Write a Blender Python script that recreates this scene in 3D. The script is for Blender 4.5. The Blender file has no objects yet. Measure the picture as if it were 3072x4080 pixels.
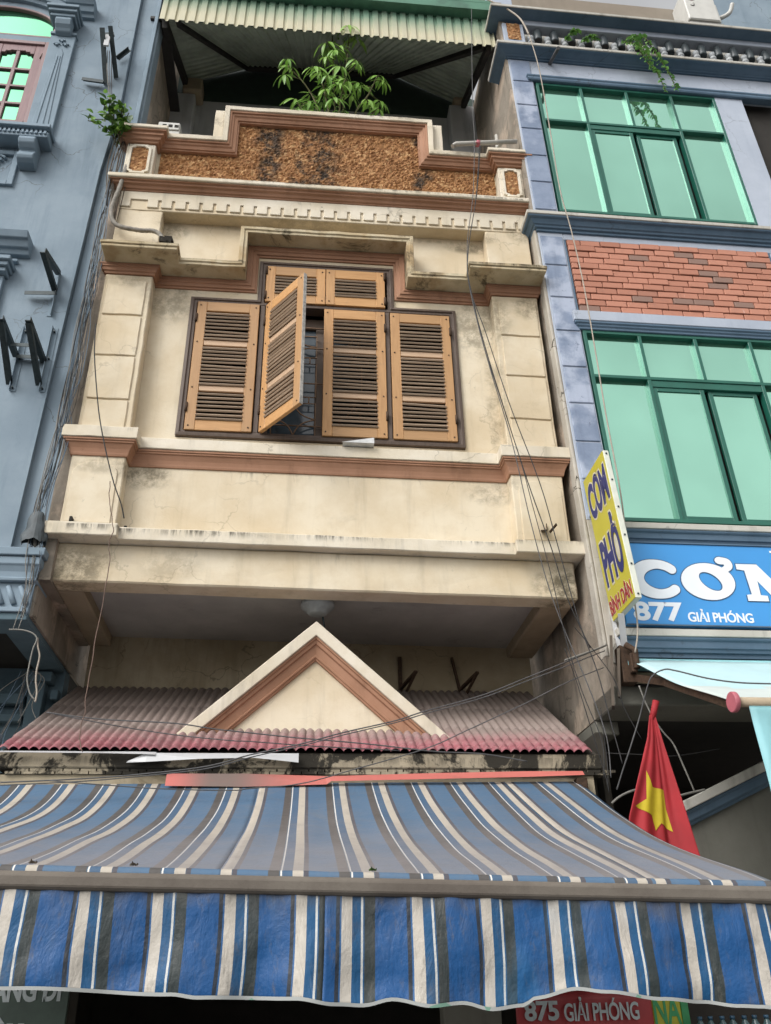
import bpy, bmesh, math, random
from mathutils import Vector, Matrix, noise
random.seed(7)
S = bpy.context.scene
COL = S.collection
rad = math.radians

# ------------------------------------------------------------------ camera, light, exposure
CAM = Vector((0.0, -5.894, 2.4))
def cam_axes(p, y, r):
    f = Vector((math.sin(y)*math.cos(p), math.cos(y)*math.cos(p), math.sin(p)))
    rt = Vector((math.cos(y), -math.sin(y), 0)); up = rt.cross(f)
    return rt*math.cos(r)+up*math.sin(r), up*math.cos(r)-rt*math.sin(r), f
rt, up, fw = cam_axes(0.503452, 0.115081, -0.022359)
cam = bpy.data.cameras.new('camera'); cam_ob = bpy.data.objects.new('camera', cam); COL.objects.link(cam_ob)
cam.sensor_fit = 'VERTICAL'; cam.sensor_height = 36.0; cam.lens = 3393.73/4080*36.0
cam.clip_start = 0.05; cam.clip_end = 2000
cam_ob.matrix_world = Matrix(((rt.x, up.x, -fw.x, CAM.x), (rt.y, up.y, -fw.y, CAM.y), (rt.z, up.z, -fw.z, CAM.z), (0, 0, 0, 1)))
S.camera = cam_ob

SUN_EL, SUN_AZ = rad(42), rad(-46)          # sun high, in front of the facade and a little to the left, behind cloud
W = bpy.data.worlds.new('World'); S.world = W; W.use_nodes = True
nt = W.node_tree; nt.nodes.clear()
sky = nt.nodes.new('ShaderNodeTexSky'); sky.sky_type = 'NISHITA'; sky.sun_disc = False
sky.sun_elevation = SUN_EL; sky.sun_rotation = math.pi - SUN_AZ; sky.dust_density = 3.0; sky.air_density = 1.0
hs = nt.nodes.new('ShaderNodeHueSaturation'); hs.inputs['Saturation'].default_value = 0.06
bg = nt.nodes.new('ShaderNodeBackground'); bg.inputs['Strength'].default_value = 0.15
out = nt.nodes.new('ShaderNodeOutputWorld')
tc = nt.nodes.new('ShaderNodeTexCoord'); cl = nt.nodes.new('ShaderNodeTexNoise'); cl.inputs['Scale'].default_value = 2.6; cl.inputs['Detail'].default_value = 5.0; cl.inputs['Roughness'].default_value = .5
cm = nt.nodes.new('ShaderNodeMapRange'); cm.inputs[1].default_value = .35; cm.inputs[2].default_value = .65; cm.inputs[3].default_value = .82; cm.inputs[4].default_value = 1.3
vm = nt.nodes.new('ShaderNodeVectorMath'); vm.operation = 'SCALE'
nt.links.new(tc.outputs['Generated'], cl.inputs['Vector']); nt.links.new(cl.outputs['Fac'], cm.inputs[0]); nt.links.new(cm.outputs[0], vm.inputs['Scale'])
nt.links.new(sky.outputs[0], hs.inputs['Color']); nt.links.new(hs.outputs[0], vm.inputs[0]); nt.links.new(vm.outputs[0], bg.inputs[0]); nt.links.new(bg.outputs[0], out.inputs[0])
sun = bpy.data.lights.new('sun', 'SUN'); sun.energy = 0.75; sun.angle = rad(25); sun.color = (1.0, 0.98, 0.95)
sun_ob = bpy.data.objects.new('sun', sun); COL.objects.link(sun_ob)
to_sun = Vector((math.sin(SUN_AZ)*math.cos(SUN_EL), -math.cos(SUN_AZ)*math.cos(SUN_EL), math.sin(SUN_EL)))
sun_ob.rotation_euler = to_sun.to_track_quat('Z', 'Y').to_euler()
S.view_settings.view_transform = 'Standard'; S.view_settings.look = 'None'
S.view_settings.exposure = 0.68; S.view_settings.gamma = 1.0
S.render.film_transparent = False

# ------------------------------------------------------------------ materials
def lin(h):
    h = h.lstrip('#'); o = []
    for i in (0, 2, 4):
        c = int(h[i:i+2], 16)/255
        o.append(c/12.92 if c <= 0.04045 else ((c+0.055)/1.055)**2.4)
    return (*o, 1.0)
class NT:
    def __init__(s, name):
        s.m = bpy.data.materials.new(name); s.m.use_nodes = True; s.t = s.m.node_tree; s.t.nodes.clear()
        s.o = s.n('ShaderNodeOutputMaterial'); s.b = s.n('ShaderNodeBsdfPrincipled'); s.l(s.b.outputs[0], s.o.inputs[0])
        s.pos = s.n('ShaderNodeNewGeometry').outputs['Position']
    def n(s, t, **kw):
        x = s.t.nodes.new(t)
        for k, v in kw.items():
            if k in x.inputs.keys(): x.inputs[k].default_value = v
            else: setattr(x, k, v)
        return x
    def l(s, a, b): s.t.links.new(a, b)
    def noise(s, scale, vec=None, detail=4, rough=0.6, stretch=None, dist=0.0):
        v = vec or s.pos
        if stretch:
            mp = s.n('ShaderNodeMapping'); mp.inputs['Scale'].default_value = stretch; s.l(v, mp.inputs[0]); v = mp.outputs[0]
        x = s.n('ShaderNodeTexNoise', Scale=scale, Detail=detail, Roughness=rough, Distortion=dist); s.l(v, x.inputs['Vector'])
        return x.outputs['Fac']
    def ramp(s, fac, a, b, va=0.0, vb=1.0):
        x = s.n('ShaderNodeMapRange', interpolation_type='SMOOTHSTEP')
        x.inputs[1].default_value = a; x.inputs[2].default_value = b; x.inputs[3].default_value = va; x.inputs[4].default_value = vb
        s.l(fac, x.inputs[0]); return x.outputs[0]
    def math(s, op, a, b=None):
        x = s.n('ShaderNodeMath', operation=op)
        for i, q in enumerate((a, b)):
            if q is None: continue
            if isinstance(q, (int, float)): x.inputs[i].default_value = q
            else: s.l(q, x.inputs[i])
        return x.outputs[0]
    def mix(s, fac, a, b, blend='MIX'):
        x = s.n('ShaderNodeMix', data_type='RGBA', blend_type=blend)
        for i, q in ((0, fac), (6, a), (7, b)):
            if isinstance(q, (int, float)): x.inputs[i].default_value = q
            elif isinstance(q, tuple): x.inputs[i].default_value = q
            else: s.l(q, x.inputs[i])
        return x.outputs[2]
    def sep(s):
        x = s.n('ShaderNodeSeparateXYZ'); s.l(s.pos, x.inputs[0]); return x.outputs
    def bump(s, h, strength=0.3, dist=0.01):
        x = s.n('ShaderNodeBump', Strength=strength, Distance=dist); s.l(h, x.inputs['Height']); s.l(x.outputs[0], s.b.inputs['Normal'])
    def col(s, c):
        if isinstance(c, tuple): s.b.inputs['Base Color'].default_value = c
        else: s.l(c, s.b.inputs['Base Color'])
    def set(s, **kw):
        for k, v in kw.items(): s.b.inputs[k].default_value = v

def plain(name, c, rough=0.6, metal=0.0, spec=None, var=0.25, scale=9.0, bump=0.0):
    t = NT(name); c = lin(c)
    d = tuple(x*(1-var) for x in c[:3])+(1,)
    f = t.ramp(t.noise(scale), 0.35, 0.7)
    t.col(t.mix(f, c, d)); t.set(Roughness=rough, Metallic=metal)
    if spec is not None: t.set(**{'Specular IOR Level': spec})
    if bump: t.bump(t.noise(scale*6), bump, 0.004)
    return t.m

def plaster(name, c, c2, stain='#4a4438', stain_amt=0.5, streak=0.35, drips=(), crack=0.0, rough=0.88, bump=0.25, mould=0.0, spots=(), stain_at=(0.58, 0.8), pit=0.0, wash=None):
    """painted render: uneven wash, rain streaks, spots of mould, drip marks hanging below given heights"""
    t = NT(name); c, c2, st = lin(c), lin(c2), lin(stain)
    big = t.ramp(t.noise(1.3, detail=6), 0.35, 0.68)
    base = t.mix(big, c, c2)
    med = t.ramp(t.noise(6.0, detail=7, rough=0.7), 0.42, 0.75)
    base = t.mix(t.math('MULTIPLY', med, 0.55), base, c2)
    if wash:
        base = t.mix(t.ramp(t.noise(2.2, detail=5), 0.5, 0.66), base, lin(wash))
    sk = t.ramp(t.noise(7.0, stretch=(1, 1, 0.1), detail=5, rough=0.65), 0.5, 0.78)
    amt = t.math('MULTIPLY', sk, streak)
    sp = t.math('MULTIPLY', t.ramp(t.noise(2.6, detail=9, rough=0.72, dist=0.6), *stain_at), stain_amt)
    amt = t.math('MAXIMUM', amt, sp)
    z = t.sep()[2]
    for zt, ln, s, lo in drips:
        g = t.math('MULTIPLY', t.ramp(z, zt-ln, zt, 0, 1), t.ramp(z, zt, zt+0.004, 1, 0))
        nz = t.ramp(t.noise(16.0, stretch=(1, 1, 0.12), detail=6, rough=0.75), lo, lo+0.2)
        nb = t.ramp(t.noise(1.7, detail=3), 0.38, 0.58)
        amt = t.math('MAXIMUM', amt, t.math('MULTIPLY', t.math('MULTIPLY', t.math('MULTIPLY', g, nz), nb), s))
    if mould:
        mo = t.ramp(t.noise(11.0, detail=10, rough=0.8), 0.6, 0.68)
        mz = t.ramp(t.noise(1.1, detail=2), 0.5, 0.62)
        amt = t.math('MAXIMUM', amt, t.math('MULTIPLY', t.math('MULTIPLY', mo, mz), mould))
    if spots:
        xx = t.sep()[0]; nz = t.ramp(t.noise(6.5, detail=10, rough=.8, dist=.15), .38, .6); tot = None
        for sx, sz, rx, rz, k in spots:
            a = t.math('DIVIDE', t.math('SUBTRACT', xx, sx), rx); c_ = t.math('DIVIDE', t.math('SUBTRACT', z, sz), rz)
            d2 = t.math('ADD', t.math('MULTIPLY', a, a), t.math('MULTIPLY', c_, c_))
            g = t.math('MULTIPLY', t.ramp(d2, 0.05, 1.0, 1, 0), k)
            tot = g if tot is None else t.math('MAXIMUM', tot, g)
        amt = t.math('MAXIMUM', amt, t.math('MULTIPLY', tot, nz))
    base = t.mix(amt, base, st)
    if crack:
        v = t.n('ShaderNodeTexVoronoi', feature='DISTANCE_TO_EDGE', Scale=1.9)
        wv = t.n('ShaderNodeVectorMath', operation='ADD'); nn = t.n('ShaderNodeTexNoise', Scale=3.0, Detail=6); t.l(t.pos, nn.inputs[0])
        sc = t.n('ShaderNodeVectorMath', operation='SCALE'); sc.inputs['Scale'].default_value = 0.6; t.l(nn.outputs['Color'], sc.inputs[0])
        t.l(t.pos, wv.inputs[0]); t.l(sc.outputs[0], wv.inputs[1]); t.l(wv.outputs[0], v.inputs['Vector'])
        ck = t.ramp(v.outputs['Distance'], 0.004, 0.014, 1, 0)
        ck = t.math('MULTIPLY', t.math('MULTIPLY', ck, t.ramp(t.noise(0.9, detail=2), 0.5, 0.6)), crack)
        base = t.mix(ck, base, lin('#3a352c'))
    t.col(base); t.set(Roughness=rough); t.set(**{'Specular IOR Level': 0.25})
    h = t.math('ADD', t.math('MULTIPLY', t.noise(70.0, detail=3), 0.35), t.noise(9.0, detail=5))
    t.bump(h, bump, 0.012)
    return t.m

M = {}
M['cream'] = plaster('cream_render', '#d6cab3', '#c6b598', '#57503f', 0.28, 0.22, ((6.08, 0.16, 0.55, 0.5), (5.34, 0.2, 0.35, 0.5), (8.86, 0.12, 0.5, 0.5)), crack=0.22, mould=0.65, spots=((-1.72, 5.15, .42, .24, .75), (2.12, 5.1, .35, .22, .9), (-.95, 5.2, .3, .16, .3), (-1.25, 6.0, .28, .15, .75), (1.6, 5.95, .3, .14, .45), (-1.22, 7.85, .3, .3, .5), (1.62, 7.75, .35, .45, .6), (1.7, 6.9, .1, .8, .45), (2.1, 7.9, .25, .2, .6), (-1.6, 7.95, .3, .1, .4), (2.1, 8.95, .2, .25, .7), (-1.3, 8.75, .2, .14, .6), (1.6, 8.78, .3, .1, .7), (.3, 8.84, 1.6, .05, .5), (1.2, 8.2, .6, .1, .4), (-1.55, 6.0, .3, .1, .4)))
M['white'] = plaster('off_white_render', '#d8cfbe', '#c6baa3', '#3c3a32', 0.4, 0.3, ((5.449, 0.075, 0.95, 0.42), (8.195, 0.06, 0.95, 0.38), (6.313, 0.05, 0.4, 0.5), (9.24, 0.04, 0.8, 0.4), (9.9, 0.05, 0.6, 0.4), (10.4, 0.05, 0.6, 0.42), (8.66, 0.06, 0.9, 0.38)), crack=0.3, mould=0.85)
M['terracotta'] = plaster('terracotta_paint', '#aa8168', '#977057', '#4a3426', 0.4, 0.35, (), mould=0.5, rough=0.7, bump=0.15)
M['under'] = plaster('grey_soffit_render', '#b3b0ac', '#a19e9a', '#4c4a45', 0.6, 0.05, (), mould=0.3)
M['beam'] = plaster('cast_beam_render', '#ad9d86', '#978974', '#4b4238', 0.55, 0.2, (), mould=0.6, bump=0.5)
M['backwall'] = plaster('stained_back_wall', '#a99d86', '#8e8169', '#4a3f2d', 0.75, 0.35, (), crack=0.4, mould=0.7)
M['party'] = plaster('weathered_party_wall', '#9a9083', '#7f7568', '#2b2824', 0.85, 0.75, (), crack=0.6, mould=0.9, bump=0.8, wash='#b9a795')
M['blue'] = plaster('slate_blue_paint', '#84929c', '#75848f', '#566876', 0.55, 0.5, ((9.6, .7, .55, .45), (8.2, .9, .5, .45), (11.55, .5, .4, .5), (13.9, 1.6, .4, .5), (7.3, 1.2, .3, .5)), crack=0.5, bump=0.2, rough=0.75)
M['blue_trim'] = plaster('slate_blue_trim', '#82929e', '#74848f', '#4d606e', 0.3, 0.2, (), bump=0.1, rough=0.7)
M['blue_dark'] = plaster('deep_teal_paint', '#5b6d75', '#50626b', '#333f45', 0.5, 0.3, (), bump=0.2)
M['lav'] = plaster('lavender_paint', '#adb4bf', '#9fa7b3', '#7f8898', 0.3, 0.25, (), crack=0.25, bump=0.12, rough=0.75)
M['lav_trim'] = plaster('steel_blue_trim', '#5d7183', '#506577', '#33424f', 0.4, 0.25, (), crack=0.4, bump=0.12, rough=0.65)
M['quoin'] = plaster('mottled_blue_block', '#8a95a8', '#6a778c', '#414d61', 0.9, 0.3, (), mould=0.75, bump=0.3, wash='#a5adbd')
M['cap'] = plaster('pale_ledge_cap', '#c3bfb6', '#b0aca2', '#5b564d', 0.5, 0.5, ((12.56, 0.1, 0.6, 0.45),), crack=0.4, mould=0.7)
M['crackwall'] = plaster('flaking_white_render', '#bdb7ac', '#a39c90', '#4d463c', 0.7, 0.45, (), crack=1.0, mould=0.9, bump=0.8)
M['roofwall'] = plaster('grey_terrace_wall', '#cfcfd0', '#bdbdbe', '#5f5d59', 0.35, 0.3, (), bump=0.15)
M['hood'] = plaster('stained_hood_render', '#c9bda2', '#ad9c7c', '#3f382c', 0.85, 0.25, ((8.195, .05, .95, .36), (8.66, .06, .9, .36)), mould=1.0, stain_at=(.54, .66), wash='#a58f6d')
M['beigewall'] = plaster('beige_upper_wall', '#8f8577', '#83796c', '#60584c', 0.3, 0.2, ())
M['concrete'] = plaster('peeling_eave_concrete', '#a89c86', '#8b806c', '#211f1b', 0.95, 0.5, ((3.74, 0.1, 0.7, 0.4),), mould=1.0, bump=0.6, stain_at=(0.43, 0.5))
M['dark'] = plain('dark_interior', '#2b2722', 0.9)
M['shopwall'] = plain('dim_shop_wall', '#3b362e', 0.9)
M['iron'] = plain('dark_painted_iron', '#2f3a3c', 0.5, 0.3, var=0.4, scale=30)
M['rust'] = plain('rusty_iron', '#4a3626', 0.8, 0.2, var=0.5, scale=40, bump=0.4)
M['frame_wood'] = None
def wood(name, c, c2, c3, rough=0.55, along='Z'):
    t = NT(name)
    st = (14, 14, 1.2) if along == 'Z' else (1.2, 14, 14)
    oi = t.n('ShaderNodeObjectInfo').outputs['Random']
    g = t.ramp(t.noise(3.0, stretch=st, detail=6, rough=0.6, dist=0.8), 0.3, 0.75)
    b = t.mix(g, lin(c), lin(c2))
    b = t.mix(t.math('MULTIPLY', oi, 0.55), b, lin(c3))
    w = t.ramp(t.noise(5.0, detail=7, rough=0.7), 0.58, 0.75)
    b = t.mix(t.math('MULTIPLY', w, 0.55), b, lin(c3))
    t.col(b); t.set(Roughness=rough); t.bump(g, 0.15, 0.003)
    return t.m
M['wood'] = wood('honey_shutter_wood', '#c3945f', '#ae7f4d', '#8f7252')
M['wood_h'] = wood('honey_shutter_rail', '#c3945f', '#b2834f', '#8f7252', along='X')
M['wood_pale'] = wood('pale_mid_rail', '#c4a586', '#b59678', '#8f7a64', along='X')
M['slat'] = wood('faded_slat', '#b09a83', '#9b8670', '#776654', along='X')
M['frame_wood'] = wood('dark_window_frame', '#55463c', '#453830', '#7a6a5c', 0.65)
M['edge_white'] = plain('weathered_white_edge', '#b9b6b0', 0.8, var=0.5, scale=30)
M['red_wood'] = wood('mauve_brown_joinery', '#80605f', '#6d5052', '#94807c')
M['grille'] = plain('pale_brown_grille', '#94765c', 0.6, 0.1, var=0.3)
M['old_glass'] = plain('bluish_old_glass', '#46535c', 0.12, 0.0, var=0.4, scale=4)
def glass(name, c, rough=0.03):
    t = NT(name); cc = lin(c)
    wv = t.noise(0.9, detail=2)
    t.col(t.mix(t.ramp(wv, 0.3, 0.7), cc, tuple(x*0.93 for x in cc[:3])+(1,)))
    t.set(Roughness=rough, Metallic=0.92); t.bump(t.noise(1.3, detail=2), 0.06, 0.03)
    return t.m
M['green_glass'] = glass('mint_mirror_glass', '#b0e8d0')
M['green_glass_left'] = glass('green_mirror_glass', '#67a783', 0.06)
M['green_frame'] = plain('green_aluminium', '#235f50', 0.35, 0.0, var=0.15, scale=5)
t = NT('roughcast_orange_stone')
v = t.n('ShaderNodeTexVoronoi', Scale=30.0); t.l(t.pos, v.inputs['Vector'])
cr = t.n('ShaderNodeSeparateColor'); t.l(v.outputs['Color'], cr.inputs[0])
b = t.mix(cr.outputs[0], lin('#a2764b'), lin('#835935')); b = t.mix(t.ramp(cr.outputs[1], 0.75, 0.95), b, lin('#b99266'))
b = t.mix(t.math('MULTIPLY', t.ramp(t.noise(28, detail=5), 0.5, 0.7), 0.4), b, lin('#5c3c20'))
xs = t.sep()
dark = None
for x0, w in ((-0.42, .2), (0.02, .13), (0.14, .26), (1.17, .13), (-.1, .06)):
    dx = t.math('ABSOLUTE', t.math('ADD', t.math('SUBTRACT', xs[0], x0), t.math('MULTIPLY', t.math('SUBTRACT', t.noise(3.0, detail=4), 0.5), 0.45)))
    g = t.ramp(dx, w*0.25, w, 1, 0)
    dark = g if dark is None else t.math('MAXIMUM', dark, g)
dark = t.math('MULTIPLY', dark, t.ramp(t.noise(9, detail=6, rough=.7), 0.36, 0.6))
b = t.mix(t.math('MULTIPLY', dark, 0.95), b, lin('#2f2821'))
t.col(b); t.set(Roughness=0.95); M['rough'] = t.m
t = NT('red_brick'); oi = t.n('ShaderNodeObjectInfo').outputs['Random']
b = t.mix(t.ramp(oi, 0.0, 1.0), lin('#b67e68'), lin('#a36e59')); b = t.mix(t.ramp(oi, 0.86, 0.93), b, lin('#856a5e'))
b = t.mix(t.math('MULTIPLY', t.ramp(t.noise(14, detail=6, rough=.7), 0.5, 0.75), 0.45), b, lin('#8d6558'))
b = t.mix(t.math('MULTIPLY', t.ramp(t.noise(9, stretch=(4, 4, .6), detail=4), 0.68, 0.78), 0.5), b, lin('#d0b8ac'))
t.col(b); t.set(Roughness=0.85); t.bump(t.noise(60, detail=4), 0.4, 0.004); M['brick'] = t.m
M['mortar'] = plain('dark_mortar', '#573e36', 0.95)
# corrugated tile sheet: oxblood colour, buried in grey dust higher up the slope
t = NT('dusty_red_tile_sheet'); z = t.sep()[2]
b = t.mix(t.ramp(t.noise(5, detail=6), 0.4, 0.7), lin('#97535b'), lin('#824750'))
dz = t.math('ADD', z, t.math('MULTIPLY', t.math('SUBTRACT', t.noise(4, detail=6), 0.5), 0.22))
b = t.mix(t.math('MULTIPLY', t.ramp(dz, 3.75, 4.08), 0.92), b, lin('#857a72'))
b = t.mix(t.math('MULTIPLY', t.ramp(t.noise(26, detail=6, rough=.7), 0.45, 0.7), 0.3), b, lin('#a3948c'))
b = t.mix(t.math('MULTIPLY', t.ramp(dz, 4.0, 4.5), 0.5), b, lin('#4c463d'))
t.col(b); t.set(Roughness=0.75); M['tile'] = t.m
t = NT('cream_green_sheet'); z = t.sep()[2]
b = t.mix(t.math('MULTIPLY', t.ramp(t.math('ADD', z, t.math('MULTIPLY', t.noise(3, detail=4), .25)), 12.12, 12.6), 0.9), lin('#b9b398'), lin('#4f7a66'))
b = t.mix(t.math('MULTIPLY', t.ramp(t.noise(8, stretch=(1, 1, .12), detail=5), .5, .75), .4), b, lin('#8d8a76'))
t.col(b); t.set(Roughness=0.6); M['fascia'] = t.m
M['roof_sheet'] = plain('roof_sheet_underside', '#a3ab9e', 0.6, 0.0, var=0.3, scale=4)
M['gable_sheet'] = plain('dark_green_sheet', '#33423a', 0.7, var=0.3)
M['gutter'] = plain('green_gutter', '#4c7a63', 0.5, var=0.4, scale=4)
M['steel_dark'] = plain('dark_steel_section', '#2e2b29', 0.7, var=0.3)
M['galv'] = plain('grey_white_flashing', '#b8b8b8', 0.5, 0.1, var=0.15, scale=3)
M['paper'] = plain('white_plastic_scrap', '#d4d4d2', 0.6)
t = NT('coral_sheet'); x = t.sep()[0]
b = t.mix(t.ramp(x, -0.42, 0.12), t.mix(t.ramp(x, -.8, -.5), lin('#b8635a'), lin('#6d5a52')), lin('#bb665c'))
b = t.mix(t.math('MULTIPLY', t.ramp(t.noise(5, stretch=(1, 1, 3), detail=5), .5, .75), .4), b, lin('#8f5a50'))
t.col(b); t.set(Roughness=.6); M['coral'] = t.m
M['grey_pipe'] = plain('grey_conduit', '#8b857b', 0.8, var=0.4, scale=20)
M['pvc'] = plain('old_white_pvc', '#b6b2a8', 0.6, var=0.3, scale=12)
M['black_wire'] = plain('black_cable', '#1e1d1d', 0.6)
M['grey_wire'] = plain('grey_cable', '#4f4e4e', 0.6)
M['brown_wire'] = plain('faded_brown_wire', '#6a5448', 0.7)
M['pale_wire'] = plain('pale_cable', '#7f7c75', 0.7)
M['blue_wire'] = plain('paint_splashed_blue_wire', '#5d7080', 0.7)
M['rope'] = plain('beige_hose', '#a3988a', 0.7, var=0.2)
def striped(name, stripes, dusty, base_blue, x_ref, dust_col='#858080'):
    """woven stripes from uv.x in metres; dust where it has settled (uv.y)"""
    t = NT(name); uv = t.n('ShaderNodeUVMap', uv_map='UVMap'); s = t.n('ShaderNodeSeparateXYZ'); t.l(uv.outputs[0], s.inputs[0])
    rp = t.n('ShaderNodeValToRGB'); rp.color_ramp.interpolation = 'CONSTANT'
    e = rp.color_ramp.elements
    while len(e) > 1: e.remove(e[-1])
    e[0].position = 0.0; e[0].color = lin(stripes[0][1])
    for p, c in stripes[1:]:
        q = e.new(p); q.color = lin(c)
    fr = t.math('FRACT', s.outputs[0]); t.l(fr, rp.inputs[0])
    b = rp.outputs[0]
    dn = t.math('ADD', s.outputs[1], t.math('MULTIPLY', t.math('SUBTRACT', t.noise(3.0, detail=6, rough=.65), .5), .7))
    dirt = t.ramp(t.noise(9.0, stretch=(1, 1, .35), detail=8, rough=.72), .45, .8)
    if dusty:
        b = t.mix(t.ramp(dn, 0.1, 1.1, 0.10, 0.70), b, lin(dust_col))
        b = t.mix(t.math('MULTIPLY', t.ramp(t.noise(2.2, detail=8, rough=.75, dist=1.0), .5, .72), .35), b, lin('#77736f'))
        b = t.mix(t.math('MULTIPLY', dirt, .25), b, lin('#6f6a66'))
    else:
        b = t.mix(t.math('MULTIPLY', dirt, .42), b, lin('#5f5d5a'))
        b = t.mix(t.math('MULTIPLY', t.ramp(t.noise(22.0, stretch=(1, 1, .3), detail=8, rough=.8), .52, .68), .45), b, lin('#5d5952'))
        b = t.mix(t.math('MULTIPLY', t.ramp(t.noise(1.6, stretch=(1.2, 1, .5), detail=5), .5, .7), .35), b, lin(base_blue))
        b = t.mix(t.ramp(dn, 0.95, 1.3, 0, .6), b, lin('#57544f'))
    t.col(b); t.set(Roughness=.62 if dusty else .5); t.set(**{'Specular IOR Level': .3})
    t.bump(t.math('ADD', t.noise(5.0, detail=6), t.math('MULTIPLY', t.noise(11.0, stretch=(1, 1, .4), detail=3, dist=1.5), .5)), .3 if dusty else .75, .02)
    return t.m
WHT, BL, DK, DN = '#b3aa9c', '#3f6ea8', '#474441', '#44434a'
# one repeat of the woven stripe on the roof of the awning, left to right from the white stripe's left edge
roof_st = [(0, WHT), (.15, '#3d5668'), (.16, DN), (.225, '#446480'), (.655, DK), (.81, '#3d5668'), (.825, '#d5d2cc'), (.85, '#365672')]
M['awning'] = striped('dusty_striped_canvas', roof_st, True, BL, 0)
VB = '#174879'
val_st = [(0, '#b3aca1'), (.15, '#1d4c72'), (.275, '#bdbdb9'), (.308, '#1d4c72'), (.325, '#2e3535'), (.475, VB), (.92, '#262c35'), (.975, '#2b5684')]
M['valance'] = striped('blue_striped_valance', val_st, False, '#3c7aa2', 0)
t = NT('patched_hem_tape'); uv = t.n('ShaderNodeUVMap', uv_map='UVMap'); vv = t.n('ShaderNodeTexVoronoi', Scale=9.0); t.l(t.pos, vv.inputs['Vector'])
cs = t.n('ShaderNodeSeparateColor'); t.l(vv.outputs['Color'], cs.inputs[0])
t.col(t.mix(t.ramp(cs.outputs[0], .78, .8), lin('#989a97'), lin('#6a8c7b'))); t.set(Roughness=.7); M['hem'] = t.m
M['bar'] = plaster('dusty_grey_bar', '#6f685f', '#574f48', '#2f2b27', 0.9, 0.1, (), mould=.6, rough=.7)
M['aqua'] = plain('pale_aqua_canvas', '#b0ccce', 0.6, var=0.1, scale=3)
M['aqua_dust'] = plain('dusty_aqua_canvas', '#bdc4bf', 0.7, var=0.12, scale=3)
M['aqua_val'] = plain('aqua_valance_canvas', '#86b9be', 0.55, var=0.15, scale=4)
M['pink'] = plain('faded_pink_cap', '#b0606a', 0.5)
M['yellow'] = plain('yellow_sign_sheet', '#b7ae3a', 0.45, var=0.08, scale=4)
M['sign_edge'] = plain('white_sign_edge', '#d0d2c4', 0.5, var=0.1)
M['navy'] = plain('navy_letter_vinyl', '#2b3069', 0.5, var=.2)
M['red_letter'] = plain('red_letter_vinyl', '#9c2a30', 0.5)
M['outline'] = plain('pale_letter_outline', '#cfc9b4', 0.5)
M['board_blue'] = plain('sky_blue_banner', '#3d8fcf', 0.45, var=0.06, scale=2)
M['letter_white'] = plain('white_letter_vinyl', '#e2e6ea', 0.45, var=.04)
M['letter_line'] = plain('slate_letter_outline', '#3b5a78', 0.5)
M['sign_red'] = plain('crumpled_red_banner', '#96282a', 0.5, var=.25, scale=6)
M['sign_green'] = plain('green_sign_edge', '#2f8a52', 0.5, var=.2)
M['sign_yellow2'] = plain('yellow_green_panel', '#a6a022', 0.5, var=.15)
M['dark_green'] = plain('dark_green_board', '#3a4a40', 0.7, var=.3)
M['letter_grey'] = plain('grey_white_letters', '#aab2b2', 0.6)
M['flag_red'] = plain('red_flag_cloth', '#9c1f26', 0.75, var=.18, scale=5)
M['flag_star'] = plain('yellow_star_cloth', '#b8a21c', 0.75, var=.15, scale=8)
M['lamp'] = plain('grey_enamel_lamp', '#a5aaab', 0.45, var=.25, scale=12)
M['white_plastic'] = plain('white_plastic_case', '#c3c1ba', 0.55, var=.1)
M['logo_red'] = plain('red_badge', '#9c2440', 0.5)
M['grey_dark'] = plain('grey_shaded_case', '#8c8a85', 0.6)
M['bag'] = plain('dark_torn_plastic', '#3f474a', 0.6, var=.4, scale=15)
M['baluster'] = plaster('glazed_grey_baluster', '#a9abab', '#8b8f92', '#3a3e40', .6, .4, (), mould=.7, rough=.5)
M['cap_tile'] = plain('dark_glazed_tile', '#3b4346', 0.4, var=.3, scale=10)
M['orange_pot'] = plain('orange_clay', '#9a5a34', .85, var=.4, scale=14)
def leafmat(name, a, b, c):
    t = NT(name); oi = t.n('ShaderNodeObjectInfo').outputs['Random']
    k = t.mix(oi, lin(a), lin(b)); k = t.mix(t.ramp(t.noise(18, detail=4), .5, .8), k, lin(c))
    t.col(k); t.set(Roughness=.42)
    try: t.set(**{'Subsurface Weight': 0.0})
    except Exception: pass
    tr = t.n('ShaderNodeBsdfTranslucent'); t.l(k, tr.inputs[0]); ms = t.n('ShaderNodeMixShader'); ms.inputs[0].default_value = .28
    t.l(t.b.outputs[0], ms.inputs[1]); t.l(tr.outputs[0], ms.inputs[2]); t.l(ms.outputs[0], t.o.inputs[0])
    return t.m
M['leaf'] = leafmat('glossy_green_leaf', '#8ab24f', '#6d9a3e', '#a6c468')
M['leaf2'] = leafmat('dark_green_leaf', '#4a6b2c', '#33501f', '#71863e')
M['leaf3'] = leafmat('vine_green_leaf', '#6f9a4a', '#4c7a3a', '#92b45c')
M['stem'] = plain('green_brown_stem', '#5c5a35', .8)
M['twig'] = plain('grey_brown_twig', '#5d5348', .9)
M['bottle'] = plain('shade_dimmed_bottle', '#4d6264', .2, var=.1)  # plastic darkened in its colour to stand for the shade under the awning
M['bottle_cap'] = plain('blue_bottle_cap', '#2c4f66', .4)
M['asphalt'] = plain('asphalt', '#4a4a4a', .9, var=.3, scale=2)
M['paving'] = plain('grey_paving', '#98948c', .9, var=.25, scale=3)
M['gable_grey'] = plaster('grey_gable_render', '#77756c', '#6a685f', '#45433c', .4, .2, ())

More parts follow.
